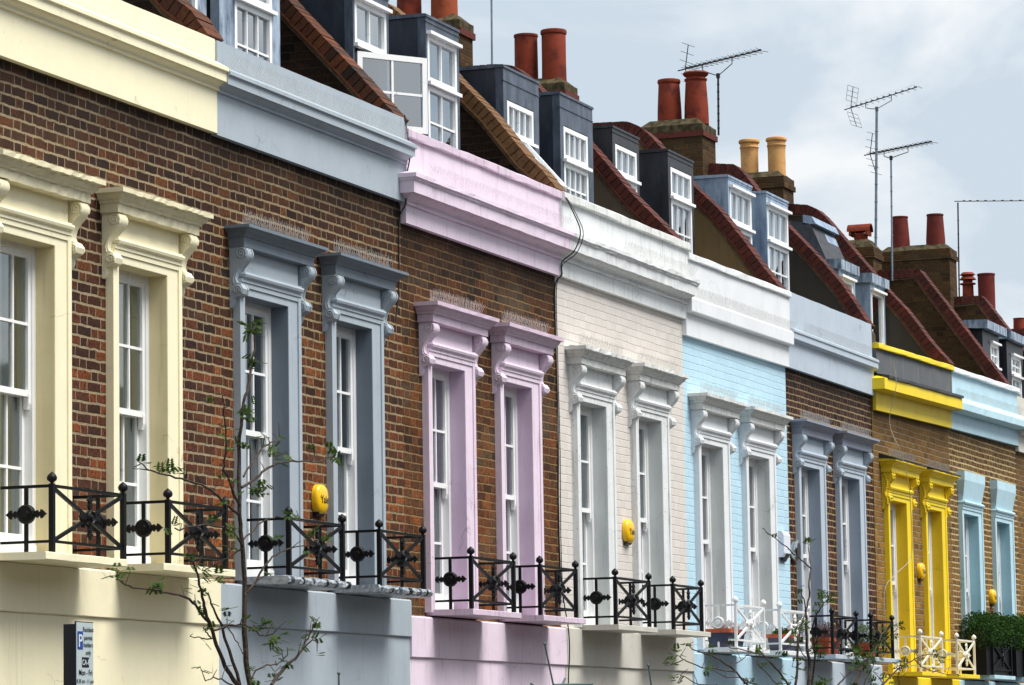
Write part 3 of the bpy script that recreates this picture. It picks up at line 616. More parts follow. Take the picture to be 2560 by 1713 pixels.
def house(label,x0,x1,brickm,groundm,trim,hoodm,style,wins,T,S,strz,gtop,lev,gmat2=None,slabm=None,railm=None,posts=None,glassm=None,curm='cur_grey',cols=3,rows=2,retl=False,spk=True,wrap=False,joinm=None,p=.42,skip_win=False,hedge=False):
    h=thing('terraced_house',(x0,0,-.35),label,'house',GRP)
    holes=[(a-.012,c+.012,S-.035,T+.012) for a,c in wins]
    g=M[groundm]
    # first floor brick wall
    b=wall_with_holes(x0,x1,gtop-.06,lev['fb']+.12,holes,0,.1); b.build('brick_wall',M[brickm],h)
    # ground floor render: upper band stands proud of the lower
    n=24; b=MB()
    b.prism_x([(.1,strz),(-.045,strz),(-.055,strz+.008),(-.055,gtop-.012),(-.04,gtop),(.1,gtop)],x0,x1,n=n,jit=.0015); b.build('first_floor_band',g,h)
    b=wall_with_holes(x0,x1,-.35,strz-.001,[(x0+.35,x0+1.15,-.1,1.98),(x0+1.75,x1-.4,.7,1.98)],-.035,.13); b.build('ground_floor_wall',g,h)
    b=MB(); b.box(x0+.35,x0+1.15,.03,.07,-.3,1.98); 
    for zz in (.15,1.0): 
        for xx in (x0+.45,x0+.8): b.box(xx,xx+.27,.015,.03,zz,zz+.65)
    b.build('front_door',M['blackp'] if style!='rough' else M['dkmet'],h)
    gw=window_simple(h,'ground_floor_window',x0+1.75,x1-.4,.06,.7,1.98,2,1); pane(gw,x0+1.8,x1-.45,.06,.75,1.93,M['glass'])
    # interior box so the rooms are dark
    b=MB(); b.box(x0+.02,x1-.02,1.6,1.62,-.3,lev['fb']); b.box(x0+.02,x1-.02,.1,1.6,T+.03,T+.06); b.box(x0+.02,x1-.02,.1,1.6,S-.09,S-.06); b.box(x0+.02,x0+.04,.1,1.6,S-.06,T+.03); b.box(x1-.04,x1-.02,.1,1.6,S-.06,T+.03); b.build('room_walls',M['room'],h)
    b=MB(); b.box(x0,x1,7.8,8.,-.35,7.); b.build('rear_wall',M['brick_stk'],h)
    for a,c in wins:
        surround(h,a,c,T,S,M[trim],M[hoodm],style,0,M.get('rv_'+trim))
        sash(h,a,c,T,S,M[glassm or 'glass'],M[curm],cols,rows,M[joinm or 'joinery'])
        if spk and style not in('board',): spikes(h,a-.12,c+.3,-.10,T+(.505 if style=='crisp' else .50))
    # cornice, frieze, parapet
    sz=lev.get('sz',0.); fb=lev['fb']
    b=MB(); b.box(x0,x1,-.05,.08,fb,lev['ft'],sz=sz); b.build('frieze',M[lev.get('fm',trim)],h)
    b=MB(); b.molding(lev['corn'],x0,x1,base=.05,left=retl,right=False,n=lev.get('cn',1),jit=lev.get('cj',0),sz=sz); b.build('cornice',M[lev.get('cm',trim)],h)
    b=MB(); pn=16; b.prism_x([(.12,lev['pb']-.06),(-lev['py'],lev['pb']-.06),(-lev['py'],lev['pt']),(.12,lev['pt'])],x0,x1,n=pn,jit=.002,sz=sz); b.build('parapet',M[lev.get('pm',trim)],h)
    if 'cop' in lev:
        z0,z1,dd=lev['cop']; b=MB(); b.prism_x([(.14,z0),(-dd,z0),(-dd-.003,z0+.01),(-dd,z1-.012),(-dd+.02,z1),(.14,z1)],x0-.002,x1+.002,n=pn,jit=.003,sz=sz); b.build('coping',M[lev.get('copm',trim)],h)
    if lev.get('capm'):
        dd,z0,z1=lev['cap']; b=MB(); b.prism_x([(.0,z0),(-dd,z0),(-dd,z0+.035),(0,z1)],x0,x1,n=14,jit=.003,sz=sz); b.build('lead_capping',M[lev['capm']],h)
    if spk and lev.get('spk'): spikes(h,x0+lev['spk'][0],x1-lev['spk'][1],-lev['spy'],lev['spz'],sz)
    # roof
    b=MB(); b.prism_x([(.1,6.55),(.70,6.62),(1.75,8.15),(2.6,8.35),(8.,6.9),(8.,6.5),(.1,6.45)],x0,x1); b.build('roof',M['slate'],h)
    # balconies
    if slabm:
        for i,(a,c) in enumerate(wins):
            slab(h,a-.05,c+.34,S,M[slabm],p,wrap)
    if posts:
        for xa,xb_ in posts: railing(h,xa,xb_,S,M[railm],yo=-p+.045)
    return h
def crn(fb,kind,d):
    return None
hs={}
# cream
lev=dict(fb=6.225,ft=6.55,corn=[(.05,6.541),(.07,6.544),(.07,6.556),(.064,6.560),(.072,6.576),(.10,6.596),(.122,6.616),(.13,6.604),(.13,6.672),(.15,6.68),(.15,6.707),(.05,6.765)],pb=6.75,pt=6.935,py=.035,fm='cream')
hs[0]=house('cream painted house with brown brick first floor, nearest house at the left edge',-3.65,0,'brick0','cream','cream','cream_w','rough',[(-3.33,-2.57),(-1.63,-.87)],5.055,2.95,2.58,2.91,lev,slabm='cream',railm='iron',posts=[(-3.21,-2.20),(-1.52,-.60)],curm='cur_green',spk=False)
lev=dict(fb=6.213,ft=6.55,corn=[(.05,6.531),(.072,6.534),(.072,6.546),(.066,6.550),(.074,6.566),(.104,6.584),(.13,6.602),(.14,6.590),(.14,6.652),(.16,6.660),(.16,6.688),(.06,6.745)],pb=6.73,pt=6.925,py=.055,fm='grey',spk=(.05,.08),spy=.11,spz=6.715)
hs[1]=house('blue grey painted house with grey scrolled hoods over brown brick wall',0,3.66,'brick1','grey','grey','grey_h','crisp',[(.44,1.23),(2.15,2.88)],5.065,2.945,2.585,2.895,lev,slabm='tape',railm='iron',posts=[(.50,1.50),(2.23,3.14)],wrap=True)
corn=[(.05,6.196),(.075,6.199),(.075,6.214),(.066,6.218),(.072,6.236),(.095,6.256),(.13,6.272),(.16,6.292),(.172,6.292),(.178,6.276),(.18,6.370),(.195,6.383),(.198,6.396),(.212,6.402),(.212,6.436),(.06,6.478)]
lev=dict(fb=6.042,ft=6.22,corn=corn,pb=6.47,pt=6.78,py=.06,cop=(6.765,6.845,.085),copm='pink_w',cn=24,cj=.0025,spk=(.3,.0),spy=.14,spz=6.46)
hs[2]=house('pale pink painted house with pink window hoods and orange brown brick',3.66,7.41,'brick2','pink','pink','pink_h','soft',[(4.17,4.93),(5.87,6.59)],4.915,2.825,2.42,2.765,lev,slabm='pink_w',railm='iron',posts=[(4.20,5.20),(5.86,6.79)],retl=True,curm='cur_lilac')
lev=dict(fb=6.046,ft=6.22,corn=corn,pb=6.47,pt=6.775,py=.08,cop=(6.752,6.838,.115),copm='white_w',cn=30,cj=.004,cm='white',spk=(1.6,.0),spy=.14,spz=6.46)
hs[3]=house('house with putty coloured painted brick and white window hoods',7.41,11.22,'brick_stone','stoneg','white','white_w','rough',[(7.88,8.63),(9.59,10.31)],4.915,2.80,2.42,2.775,lev,slabm='stoneg',railm='iron',posts=[(7.88,8.86),(9.60,10.50)],cols=1)
lev=dict(fb=5.882,ft=6.12,sz=.022,corn=[(.05,6.115),(.108,6.125),(.112,6.135),(.112,6.262),(.105,6.275),(.06,6.30)],pb=6.3,pt=6.68,py=.07,cop=(6.668,6.745,.095),copm='white',spk=(.0,.0),spy=.10,spz=6.275)
hs[4]=house('sky blue painted brick house with white surrounds and white railings',11.22,14.96,'brick_blue','blueg','bluewhite','white_w','soft',[(11.60,12.35),(13.27,14.05)],4.80,2.675,2.28,2.62,lev,slabm='bluewhite',railm='ironw',posts=[(11.65,12.64),(13.24,14.32)],cols=1)
lev=dict(fb=5.903,ft=6.21,corn=[(.05,6.195),(.06,6.204),(.085,6.21),(.105,6.225),(.11,6.232),(.11,6.298),(.122,6.305),(.122,6.332),(.04,6.375)],pb=6.37,pt=6.78,py=.035,spk=(.5,.3),spy=.08,spz=6.352)
hs[5]=house('lilac grey painted house with dark brown brick and grey scrolled hoods',14.96,18.63,'brick5','lilac','lilac','lilac_h','crisp',[(15.30,16.07),(16.99,17.80)],4.82,2.675,2.28,2.62,lev,slabm='lilac',railm='iron',posts=[(15.30,16.32),(16.96,17.93)])
lev=dict(fb=5.735,ft=5.99,sz=.08,corn=[(.05,5.965),(.10,5.968),(.15,5.972),(.205,5.976),(.205,6.11),(.19,6.118),(.08,6.15)],pb=6.1,pt=6.51,py=.07,pm='r_slate',cop=(6.495,6.565,.105),capm='leadk',cap=(.225,6.118,6.20))
hs[6]=house('bright yellow painted house with yellow surrounds and stock brick',18.70,22.54,'brick6','yellow','yellow','yellow','ornate',[(19.19,20.01),(21.06,21.81)],4.665,2.545,2.2,2.50,lev,slabm='yellow',railm='ironc',posts=[(19.25,20.32),(21.12,22.06)],retl=True)
lev=dict(fb=5.812,ft=6.05,sz=.06,corn=[(.05,6.035),(.12,6.04),(.19,6.05),(.20,6.06),(.20,6.15),(.17,6.2),(.05,6.27)],pb=6.2,pt=6.60,py=.05,cop=(6.565,6.64,.095),copm='bluewhite',cn=18,cj=.003,spk=(.0,.0),spy=.1,spz=6.24)
hs[7]=house('pale aqua painted house with plain tapered window heads beyond the yellow one',22.54,26.49,'brick7','aqua','aqua','aqua','board',[(23.03,23.86),(24.93,25.72)],4.715,2.56,2.2,2.50,lev,slabm='aqua',railm='iron',posts=[(23.08,24.15),(24.98,26.0)])
lev=dict(fb=5.80,ft=6.05,corn=[(.05,6.035),(.12,6.04),(.16,6.05),(.16,6.15),(.05,6.2)],pb=6.1,pt=6.6,py=.03)
hs[8]=house('plain brown brick house at the right edge of the row',26.49,30.3,'brick6','plain','plain','plain','board',[(27.2,28.0),(28.9,29.7)],4.7,2.56,2.2,2.50,lev,slabm='plain')
hs[9]=house('far brick house whose red chimney pots show above the roofs',30.3,34.1,'brick6','plain','plain','plain','board',[(31.,31.8),(32.7,33.5)],4.6,2.46,2.1,2.4,lev)
hs[10]=house('farthest brick house beyond the right edge of the row',34.1,37.9,'brick5','plain','plain','plain','board',[(34.8,35.6),(36.5,37.3)],4.5,2.36,2.0,2.3,lev)
b=MB(); b.box(18.63,18.70,-.01,.1,2.4,6.4); b.build('brick_joint_strip',M['brick6'],hs[6])
# party walls
base=[(0.02,6.90),(.40,7.36),(.95,8.0),(1.40,8.53),(1.54,8.68),(1.66,8.78),(1.80,8.86),(1.95,8.89),(3.4,8.89)]
def pf(dz=0,z1=None,dy=0): return [(y+dy,z+dz) for y,z in base]
party_wall(hs[1],0.,[(.02,6.98),(.14,7.16),(.28,7.27),(.66,7.70),(1.4,8.5),(3.4,8.9)],M['brick_dk'],M['cop_br'])
party_wall(hs[2],3.66,[(0.02,6.955),(.40,7.385),(.98,8.01),(1.40,8.50),(1.6,8.7),(3.4,8.89)],M['brick_dk'],M['cop_br'])
party_wall(hs[3],7.41,[(-.04,6.87),(.09,7.04),(.26,7.205),(.61,7.65),(.93,7.98),(1.50,8.65),(1.66,8.79),(3.4,8.86)],M['brick_dk'],M['cop_bk'])
party_wall(hs[4],11.22,[(.03,6.89),(.50,7.385),(.72,7.66),(.94,7.925),(1.47,8.54),(1.66,8.74),(1.82,8.86),(2.0,8.885),(3.4,8.9)],M['r_brown'],M['cop_rd'])
party_wall(hs[5],14.96,[(.0,6.78),(.17,6.99),(.48,7.425),(.73,7.756),(1.04,8.06),(1.40,8.51),(1.54,8.67),(1.66,8.784),(1.81,8.855),(2.25,8.87),(3.4,8.87)],M['r_ochre'],M['cop_rd'])
party_wall(hs[6],18.63,[(-.02,6.78),(.03,6.845),(.29,7.264),(.59,7.636),(.98,8.06),(1.37,8.536),(1.56,8.797),(1.68,8.893),(1.95,8.92),(3.4,8.92)],M['r_dark'],M['cop_rd'])
party_wall(hs[7],22.54,[(-.05,6.69),(.19,6.97),(.50,7.409),(.79,7.735),(.95,7.937),(1.46,8.577),(1.6,8.75),(1.72,8.869),(1.85,8.93),(2.08,8.962),(3.4,8.97)],M['r_dark'],M['cop_rd'])
party_wall(hs[8],26.49,[(.0,6.66),(.11,6.80),(.53,7.39),(.99,8.047),(1.33,8.51),(1.94,8.52),(3.4,8.52)],M['brick_stk'],M['cop_rd'])
party_wall(hs[9],30.3,[(.05,6.7),(.86,7.93),(1.30,8.55),(1.8,8.557),(3.4,8.55)],M['brick_stk'],M['cop_rd'])
party_wall(hs[10],34.1,[(.05,6.6),(.86,7.85),(1.30,8.45),(3.4,8.45)],M['brick_dk'],M['cop_rd'])
# dormers
DK=(M['lead'],M['cheek']); BK=(M['leadk'],M['leadk']); PL=(M['leadl'],M['leadl'])
for dx in (0,): 
    dormer(hs[1],.37,1.50,.75,8.9,(.63,1.34,8.4,7.73,7.0),2,(M['leadb'],M['leadk']),nh=(1,1),net=False)
    dormer(hs[1],1.74,2.91,.75,8.9,(2.03,2.75,8.4,7.73,7.0),2,(M['leadb'],M['leadk']),nh=(1,1),net=False)
dm=dormer(hs[2],4.33,5.13,.70,8.36,(4.37,5.08,8.17,7.76,7.02),1,DK,nh=(0,1),openlow=True)
dormer(hs[2],6.01,6.83,.70,8.335,(6.05,6.77,8.16,7.71,7.02),1,DK,nh=(0,1))
wd1=dormer(hs[3],7.98,8.96,.70,8.21,(8.08,8.80,7.885,7.54,7.02),3,DK,nh=(0,1),head=False,openlow=True)
dormer(hs[3],9.57,10.55,.70,8.215,(9.67,10.39,7.885,7.54,7.02),3,DK,nh=(0,1),head=False)
dormer(hs[4],11.66,12.53,.87,8.22,(11.75,12.45,8.04,7.71,7.0),2,BK,nh=(0,1),head=False); dormer(hs[4],13.53,14.44,.87,8.25,(13.62,14.36,8.07,7.73,7.0),2,BK,nh=(0,1),head=False)
dormer(hs[5],15.53,16.46,.80,8.25,(15.60,16.44,8.12,7.70,7.0),2,PL,nh=(0,1)); dormer(hs[5],17.06,17.98,.80,8.275,(17.10,17.97,8.12,7.69,7.0),2,PL,nh=(0,1))
dormer(hs[6],20.22,21.0,.80,7.84,(20.27,20.9,7.63,None,6.9),0,(M['leadl'],M['leadl']),cap=.04,net=False); dormer(hs[6],21.74,22.5,.80,7.84,(21.80,22.42,7.63,None,6.9),0,(M['leadl'],M['leadl']),cap=.04,net=False)
dormer(hs[8],27.45,28.5,.65,7.82,(27.95,28.45,7.55,7.2,6.85),1,BK,cap=.09,zb=6.4,nh=(1,0)); dormer(hs[8],29.0,30.1,.65,7.82,(29.3,29.95,7.50,7.2,6.75),1,BK,cap=.09,zb=6.4,nh=(1,1))
# open casement on the pink house's first dormer
b=MB(); hx,hy,fx,fy=4.40,.70,4.97,.28; u_=Vector((fx-hx,fy-hy,0)); Lc=u_.length; u_.normalize(); nn=Vector((-u_.y,u_.x,0))*.018
def bar(b,s0,s1,z0,z1,k=1.):
    p=Vector((hx,hy,0))+u_*s0; q=Vector((hx,hy,0))+u_*s1; n2=nn*k
    v=[p+n2,p-n2,q-n2,q+n2]; b.add([(a.x,a.y,z0) for a in v]+[(a.x,a.y,z1) for a in v],[(0,3,2,1),(4,5,6,7),(0,1,5,4),(1,2,6,5),(2,3,7,6),(3,0,4,7)])
zt_,zb_=7.695,7.02
bar(b,0,.05,zb_,zt_); bar(b,Lc-.05,Lc,zb_,zt_); bar(b,.05,Lc-.05,zt_-.05,zt_,.98); bar(b,.05,Lc-.05,zb_,zb_+.055,.98); bar(b,Lc*.5-.011,Lc*.5+.011,zb_+.05,zt_-.05,.8); bar(b,.05,Lc-.05,(zb_+zt_)/2-.011,(zb_+zt_)/2+.011,.7)
oc=b.build('open_casement',M['joinery'],dm)
g=MB(); p=Vector((hx,hy,0))+u_*.04; q=Vector((hx,hy,0))+u_*(Lc-.04); g.add([(p.x,p.y,zb_+.04),(q.x,q.y,zb_+.04),(q.x,q.y,zt_-.04),(p.x,p.y,zt_-.04)],[(0,1,2,3)]); g.build('open_casement_glass',M['glass_d'],dm)
b=MB(); ax0,ax1=8.12,8.40; P0=Vector((.66,7.52)); P1=Vector((.22,7.02)); dv=(P1-P0).normalized(); nv_=Vector((-dv.y,dv.x))*.02
def abar(xa,xb_,s0,s1):
    p=P0+dv*s0; q=P0+dv*s1; b.prism_x([tuple(p+nv_),tuple(p-nv_),tuple(q-nv_),tuple(q+nv_)],xa,xb_)
La=(P1-P0).length
abar(ax0,ax0+.04,0,La); abar(ax1-.04,ax1,0,La); abar(ax0+.05,ax1-.05,0,.05); abar(ax0+.05,ax1-.05,La-.05,La); b.build('tilted_open_casement',M['joinery'],wd1)
g=MB(); p,q=P0+dv*.04,P1-dv*.04; g.add([(ax0+.04,p.x,p.y),(ax1-.04,p.x,p.y),(ax1-.04,q.x,q.y),(ax0+.04,q.x,q.y)],[(0,1,2,3)]); g.build('tilted_casement_glass',M['glass_d'],wd1)
# chimneys
stack(hs[4],11.0,11.38,2.33,3.25,9.36,[(2.575,.75,.145,.12,'roll','orange'),(2.98,.75,.135,.12,'plain','red')],M['brick_stk'],M['cop_rd'])
stack(hs[5],14.71,15.14,2.50,3.4,9.33,[(2.695,.60,.145,.138,'roll','red'),(3.04,.57,.14,.135,'plain','red')],M['brick_stk'],M['cop_rd'])
stack(hs[6],18.38,18.92,2.0,2.82,9.40,[(2.51,.565,.155,.13,'roll','red'),(2.155,.63,.155,.13,'collar','red')],M['brick_stk'],M['cop_rd'])
stack(hs[7],22.29,22.78,2.11,2.86,9.315,[(2.65,.50,.12,.11,'bands','buff'),(2.265,.50,.12,.11,'bands','buff')],M['brick_stk'])
st3=stack(hs[8],26.24,26.72,1.94,2.42,8.84,[],M['brick_stk'],flh=.13)
b=MB(); b.lathe(26.48,2.18,[(.085,8.93),(.10,9.0),(.11,9.06),(.10,9.07)],20)
pr=[]; 
for i in range(13): a=math.pi*i/12; pr.append((math.cos(a)*.115,math.sin(a)*.115))
vs=[]
for yy in (2.02,2.36):
    for (a_,c_) in pr: vs.append((26.48+a_,yy,9.10+c_))
    for (a_,c_) in pr[::-1]: vs.append((26.48+a_*.85,yy,9.10+c_*.85))
k=26; b.add(vs,[tuple(range(k)),tuple(range(k,2*k))[::-1]]+[(i,(i+1)%k,(i+1)%k+k,i+k) for i in range(k)])
b.box(26.36,26.60,2.05,2.08,9.04,9.11); b.box(26.36,26.60,2.30,2.33,9.04,9.11); b.build('half_round_cowl_pot',M['red'],st3,smooth=True)
stack(hs[9],30.05,30.50,1.74,2.84,9.29,[(2.57,.50,.15,.125,'plain','dred'),(2.005,.50,.15,.125,'plain','dred')],M['brick_stk'])
s5=stack(hs[10],33.85,34.3,1.98,2.60,8.72,[(2.11,.60,.14,.14,'plain','dred')],M['brick_stk'])
b=MB(); b.lathe(34.07,2.42,[(.10,8.75),(.09,9.22),(.13,9.23),(.13,9.25),(.08,9.26),(.08,9.30),(.14,9.31),(.10,9.36),(.08,9.37),(.13,9.39),(.09,9.43)],18); b.build('louvred_chimney_pot',M['red'],s5)
s6=thing('terraced_house',(37.9,0,-.35),'last brick house of the row with one small red chimney pot','house',GRP)
b=MB(); b.box(37.9,41.,0,8,-.35,6.9); b.build('brick_wall',M['brick6'],s6); b=MB(); b.prism_x([(.0,6.9),(1.6,8.2),(2.6,8.4),(8.,6.9)],37.9,41.); b.build('roof',M['slate'],s6)
stack(s6,37.65,38.1,2.2,2.75,8.84,[(2.43,.22,.105,.10,'plain','red')],M['brick_stk'],flh=.04)
# roof light on the yellow house
t=thing('roof_light',(21.5,1.5,8.1),'small lead edged roof light with a white flashing, behind the fifth party wall','roof light')
b=MB(); b.prism_x([(1.15,7.95),(1.35,8.42),(1.9,8.55),(1.9,7.9)],20.9,22.0); b.build('lead_upstand',M['slate'],t); b=MB(); b.prism_x([(1.28,8.42),(1.33,8.52),(1.45,8.55),(1.45,8.42)],20.9,22.05); b.build('ridge_roll',M['leadl'],t); b=MB(); b.add([(21.5,1.22,8.10),(22.0,1.22,8.10),(22.0,1.32,8.36),(21.45,1.32,8.36)],[(0,1,2,3)]); b.build('flashing',M['leadl'],t)
# ------------------------------------------------------------------ aerials
def yagi(loc,mast_top,mast_bot,boom,label,metal,mastm,nel=14,refl='grid',el=.16,elm=None,mr_=.014,cradle=True,el_from=.12):
    t=thing('tv_aerial',mast_bot,label,'aerial','television aerials on the roofs')
    b=MB(); b.tube([mast_bot,mast_top],mr_,8)
    if mr_>.012:
        for k in range(1,8):
            p=Vector(mast_bot).lerp(Vector(mast_top),k/8.3); b.tube([p-Vector((0,0,.008)),p+Vector((0,0,.008))],mr_*1.25,8)
    b.build('mast',mastm,t,smooth=True)
    A=Vector(boom[0]); B=Vector(boom[1]); dirb=(B-A).normalized(); side=dirb.cross(Vector((0,0,1))).normalized()
    b=MB(); b.tube([A,B],.0085,6)
    if cradle:
        mt=Vector(mast_top); c1=A.lerp(B,.30); c2=A.lerp(B,.66)
        b.tube([c1,c1+Vector((0,0,-.07)),mt.lerp(c1+Vector((0,0,-.09)),.55),mt+Vector((0,0,-.01)),mt.lerp(c2+Vector((0,0,-.09)),.5),c2+Vector((0,0,-.08)),c2],.0065,6)
        b.box(mt.x-.02,mt.x+.02,mt.y-.02,mt.y+.02,mt.z-.04,mt.z+.02)
    b.build('boom',metal,t,smooth=True)
    b=MB()
    for i in range(nel):
        k=el_from+(1-el_from)*(i/(nel-1))**1.15; p=A.lerp(B,min(k,.995)); e=el
        for sgn in (-1,1):
            if elm=='bow':
                pts=[p+Vector((0,0,.012)),p+side*sgn*e*.5+dirb*.02+Vector((0,0,.02)),p+side*sgn*e+dirb*-.02*sgn+Vector((0,0,.0))]
                b.tube(pts,.0028,4)
                b.tube([p+Vector((0,0,.012)),p+side*sgn*e*.8+dirb*.05],.0022,4)
            else: b.tube([p,p+side*sgn*e+dirb*(.035)],.0038,4); b.tube([p,p+side*sgn*e*.7-dirb*(.03)],.003,4)
        b.box(p.x-.012,p.x+.012,p.y-.02,p.y+.02,p.z-.004,p.z+.016)
    b.build('director_rods',metal,t)
    if refl=='none': return t
    b=MB(); r0=A.lerp(B,.09)
    for sg in (1,-1):
        tip=r0+Vector((0,0,.30*sg))-dirb*(-.05 if sg>0 else -.09)
        b.tube([r0,tip],.0065,5)
        for j in range(4 if refl=='grid' else 3):
            q=r0.lerp(tip,.3+.7*j/(3 if refl=='grid' else 2)); b.tube([q-side*.17,q+side*.17],.0035,4)
        if refl=='grid':
            for sd in (-1,1): b.tube([r0.lerp(tip,.3)+side*.17*sd,tip+side*.17*sd],.003,4)
    b.build('reflector',metal,t)
    return t
AD='aerials'
# positions in metres; booms run roughly along the terrace and rise
def onY(): pass
yagi(None,(18.94,1.95,10.10),(18.94,1.962,9.33),((19.0,2.5,10.21),(18.8,1.35,10.34)),'dark spiky television aerial beside the red collared chimney pot',M['dkmet'],M['dkmet'],nel=15,refl='bars',el=.17)
yagi(None,(26.45,1.88,10.90),(26.5,1.97,8.75),((26.75,2.45,10.97),(26.5,1.3,11.17)),'tallest television aerial with a square grid reflector on a long grey mast',M['alu'],M['pole'],nel=12,refl='grid',el=.17,elm='bow',mr_=.02)
yagi(None,(26.5,1.70,10.17),(26.45,1.72,8.35),((26.75,2.17,10.27),(26.5,1.1,10.35)),'lower television aerial crossing in front of the tallest mast',M['dkmet'],M['pole'],nel=14,refl='bars',el=.17,mr_=.014)
t=yagi(None,(34.0,2.53,10.60),(34.0,2.56,8.7),((33.9,2.56,10.61),(36.6,1.9,10.95)),'thin aerial with a long side-on boom running out at the right edge',M['dkmet'],M['dkmet'],nel=9,refl='none',el=.035,mr_=.013,cradle=False)
t=thing('aerial_mast',(14.96,3.49,8.6),'plain thin grey mast standing alone between the second and third chimneys','mast'); b=MB(); b.tube([(14.96,3.49,8.6),(14.96,3.47,11.2)],.013,8); b.build('mast_tube',M['pole'],t)
# ------------------------------------------------------------------ cables
def cable(pts,r,mat,label,sub=6):
    P=[Vector(p) for p in pts]; out_=[]
    for i in range(len(P)-1):
        a=P[max(i-1,0)];b0=P[i];c=P[i+1];d_=P[min(i+2,len(P)-1)]
        for k in range(sub):
            t_=k/sub; out_.append(.5*((2*b0)+(-a+c)*t_+(2*a-5*b0+4*c-d_)*t_*t_+(-a+3*b0-3*c+d_)*t_**3))
    out_.append(P[-1]); b=MB(); b.tube(out_,r,5); o=b.build('cable',M[mat] if isinstance(mat,str) else mat,None,loc=tuple(P[0])); tag(o,label,'cable'); return o
cable([(7.43,.0,6.86),(7.42,-.10,6.80),(7.41,-.20,6.62),(7.41,-.262,6.44),(7.41,-.20,6.27),(7.41,-.075,6.17),(7.41,-.065,6.05),(7.38,-.012,5.93),(7.38,-.012,5.4),(7.40,-.012,4.6),(7.37,-.012,3.9),(7.41,-.012,3.2),(7.42,-.07,2.76),(7.44,-.07,2.5),(7.40,-.07,2.3),(7.40,-.07,1.9)],.0065,'cable','thick black cable looping off the parapet between pink and putty houses')
cable([(7.47,.0,6.86),(7.45,-.10,6.80),(7.44,-.21,6.62),(7.44,-.28,6.43),(7.44,-.21,6.25),(7.43,-.075,6.15),(7.43,-.065,6.05),(7.42,-.012,5.93),(7.42,-.012,5.3),(7.44,-.012,4.4),(7.42,-.012,3.6),(7.45,-.012,3.0)],.0045,'cable','thinner black cable beside the thick one at the putty house edge')
cable([(3.63,-.06,6.95),(3.66,-.07,6.80),(3.64,-.10,6.6),(3.64,-.06,6.4),(3.63,-.06,6.2),(3.60,-.012,6.05),(3.58,-.012,5.5),(3.50,-.012,5.2)],.006,'cable','thin black cable down the brick joint between grey and pink houses')
cable([(18.95,-.21,6.35),(19.0,-.23,6.05),(19.05,-.12,5.6),(19.15,-.24,5.2),(19.45,-.24,4.8),(19.85,-.16,4.2),(19.85,-.12,3.95),(19.3,-.08,3.75),(18.95,-.03,3.55),(18.95,-.02,3.1)],.004,'wirew','pale loose wire curling across the yellow house window')
# ------------------------------------------------------------------ alarm boxes
def alarm(x0,x1,z0,z1,label,text=True):
    t=thing('alarm_box',((x0+x1)/2,0,z0),label,'alarm box','yellow alarm boxes'); xc,zc=(x0+x1)/2,(z0+z1)/2; a_,c_=(x1-x0)/2,(z1-z0)/2
    b=MB(); n=28; rings=[(1,.0),(1,-.028),(.97,-.043),(.86,-.056),(.5,-.064),(.01,-.066)]; vs=[]
    for k,y in rings:
        for j in range(n):
            an=2*math.pi*j/n; cx,cz=math.cos(an),math.sin(an); e=.75; vs.append((xc+a_*k*math.copysign(abs(cx)**e,cx),y-.004,zc+c_*k*math.copysign(abs(cz)**.85,cz)))
    fs=[(i*n+j,i*n+(j+1)%n,(i+1)*n+(j+1)%n,(i+1)*n+j) for i in range(len(rings)-1) for j in range(n)]
    b.add(vs,fs); b.build('cover',M['alarm'],t,smooth=True)
    b=MB(); b.prism_x([(0,z0-.02),(-.03,z0-.012),(-.052,z0+.028),(0,z0+.05)],xc-a_*.62,xc+a_*.62); b.build('lamp_base',M['blackp'],t)
    if text:
        txt(t,'Yale',xc+.0,-.0715,zc-.03,.085,M['ink'])
    return t
def txt(parent,s_,x,y,z,size,mat,align='CENTER',name='lettering'):
    cu=bpy.data.curves.new('lettering','FONT'); cu.body=s_; cu.size=size; cu.align_x=align; cu.fill_mode='FRONT'; cu.offset=size*.012
    o=bpy.data.objects.new('lettering_tmp',cu); C.objects.link(o); bpy.context.view_layer.update()
    me=bpy.data.meshes.new_from_object(o.evaluated_get(bpy.context.evaluated_depsgraph_get())); bpy.data.objects.remove(o); bpy.data.curves.remove(cu)
    r=root_loc(parent); me.transform(Matrix.Translation(Vector((x,y,z))-r)@Matrix.Rotation(R_(90),4,'X')); me.materials.clear(); me.materials.append(mat)
    ob=bpy.data.objects.new(name,me); C.objects.link(ob); ob.parent=parent; return ob
alarm(1.76,1.98,3.50,3.735,'yellow alarm box on brick between the two grey window surrounds')
alarm(9.19,9.42,3.64,3.87,'yellow alarm box on the putty coloured painted brick')
alarm(20.65,20.88,3.74,3.955,'yellow alarm box on brick between the two yellow window surrounds')
alarm(24.58,24.80,3.55,3.765,'yellow alarm box on brick between the two pale aqua windows')
t=thing('alarm_box',(14.62,0,3.72),'white square siren box at the edge of the sky blue wall','alarm box'); b=MB(); b.prism_x([(0,3.74),(-.05,3.745),(-.07,3.79),(-.07,3.99),(-.05,4.03),(0,4.04)],14.50,14.76); b.build('white_cover',M['whitep'],t); b=MB(); b.prism_x([(-.02,3.70),(-.072,3.785),(-.05,3.745),(0,3.735)],14.58,14.74); b.build('siren_lens',M['blackp'],t)
t=thing('bulkhead_lamp',(15.1,0,3.72),'oval chrome and black bulkhead unit on brown brick beside lilac window','lamp')
b=MB(); n=24; vs=[]; rings=[(1,.0),(1,-.03),(.93,-.055),(.7,-.07)]
for k,y in rings:
    for j in range(n): an=2*math.pi*j/n; vs.append((15.08+.10*k*math.cos(an),y-.003,3.845+.125*k*math.sin(an)))
b.add(vs,[(i*n+j,i*n+(j+1)%n,(i+1)*n+(j+1)%n,(i+1)*n+j) for i in range(3) for j in range(n)]); b.build('chrome_body',M['chrome'],t,smooth=True)
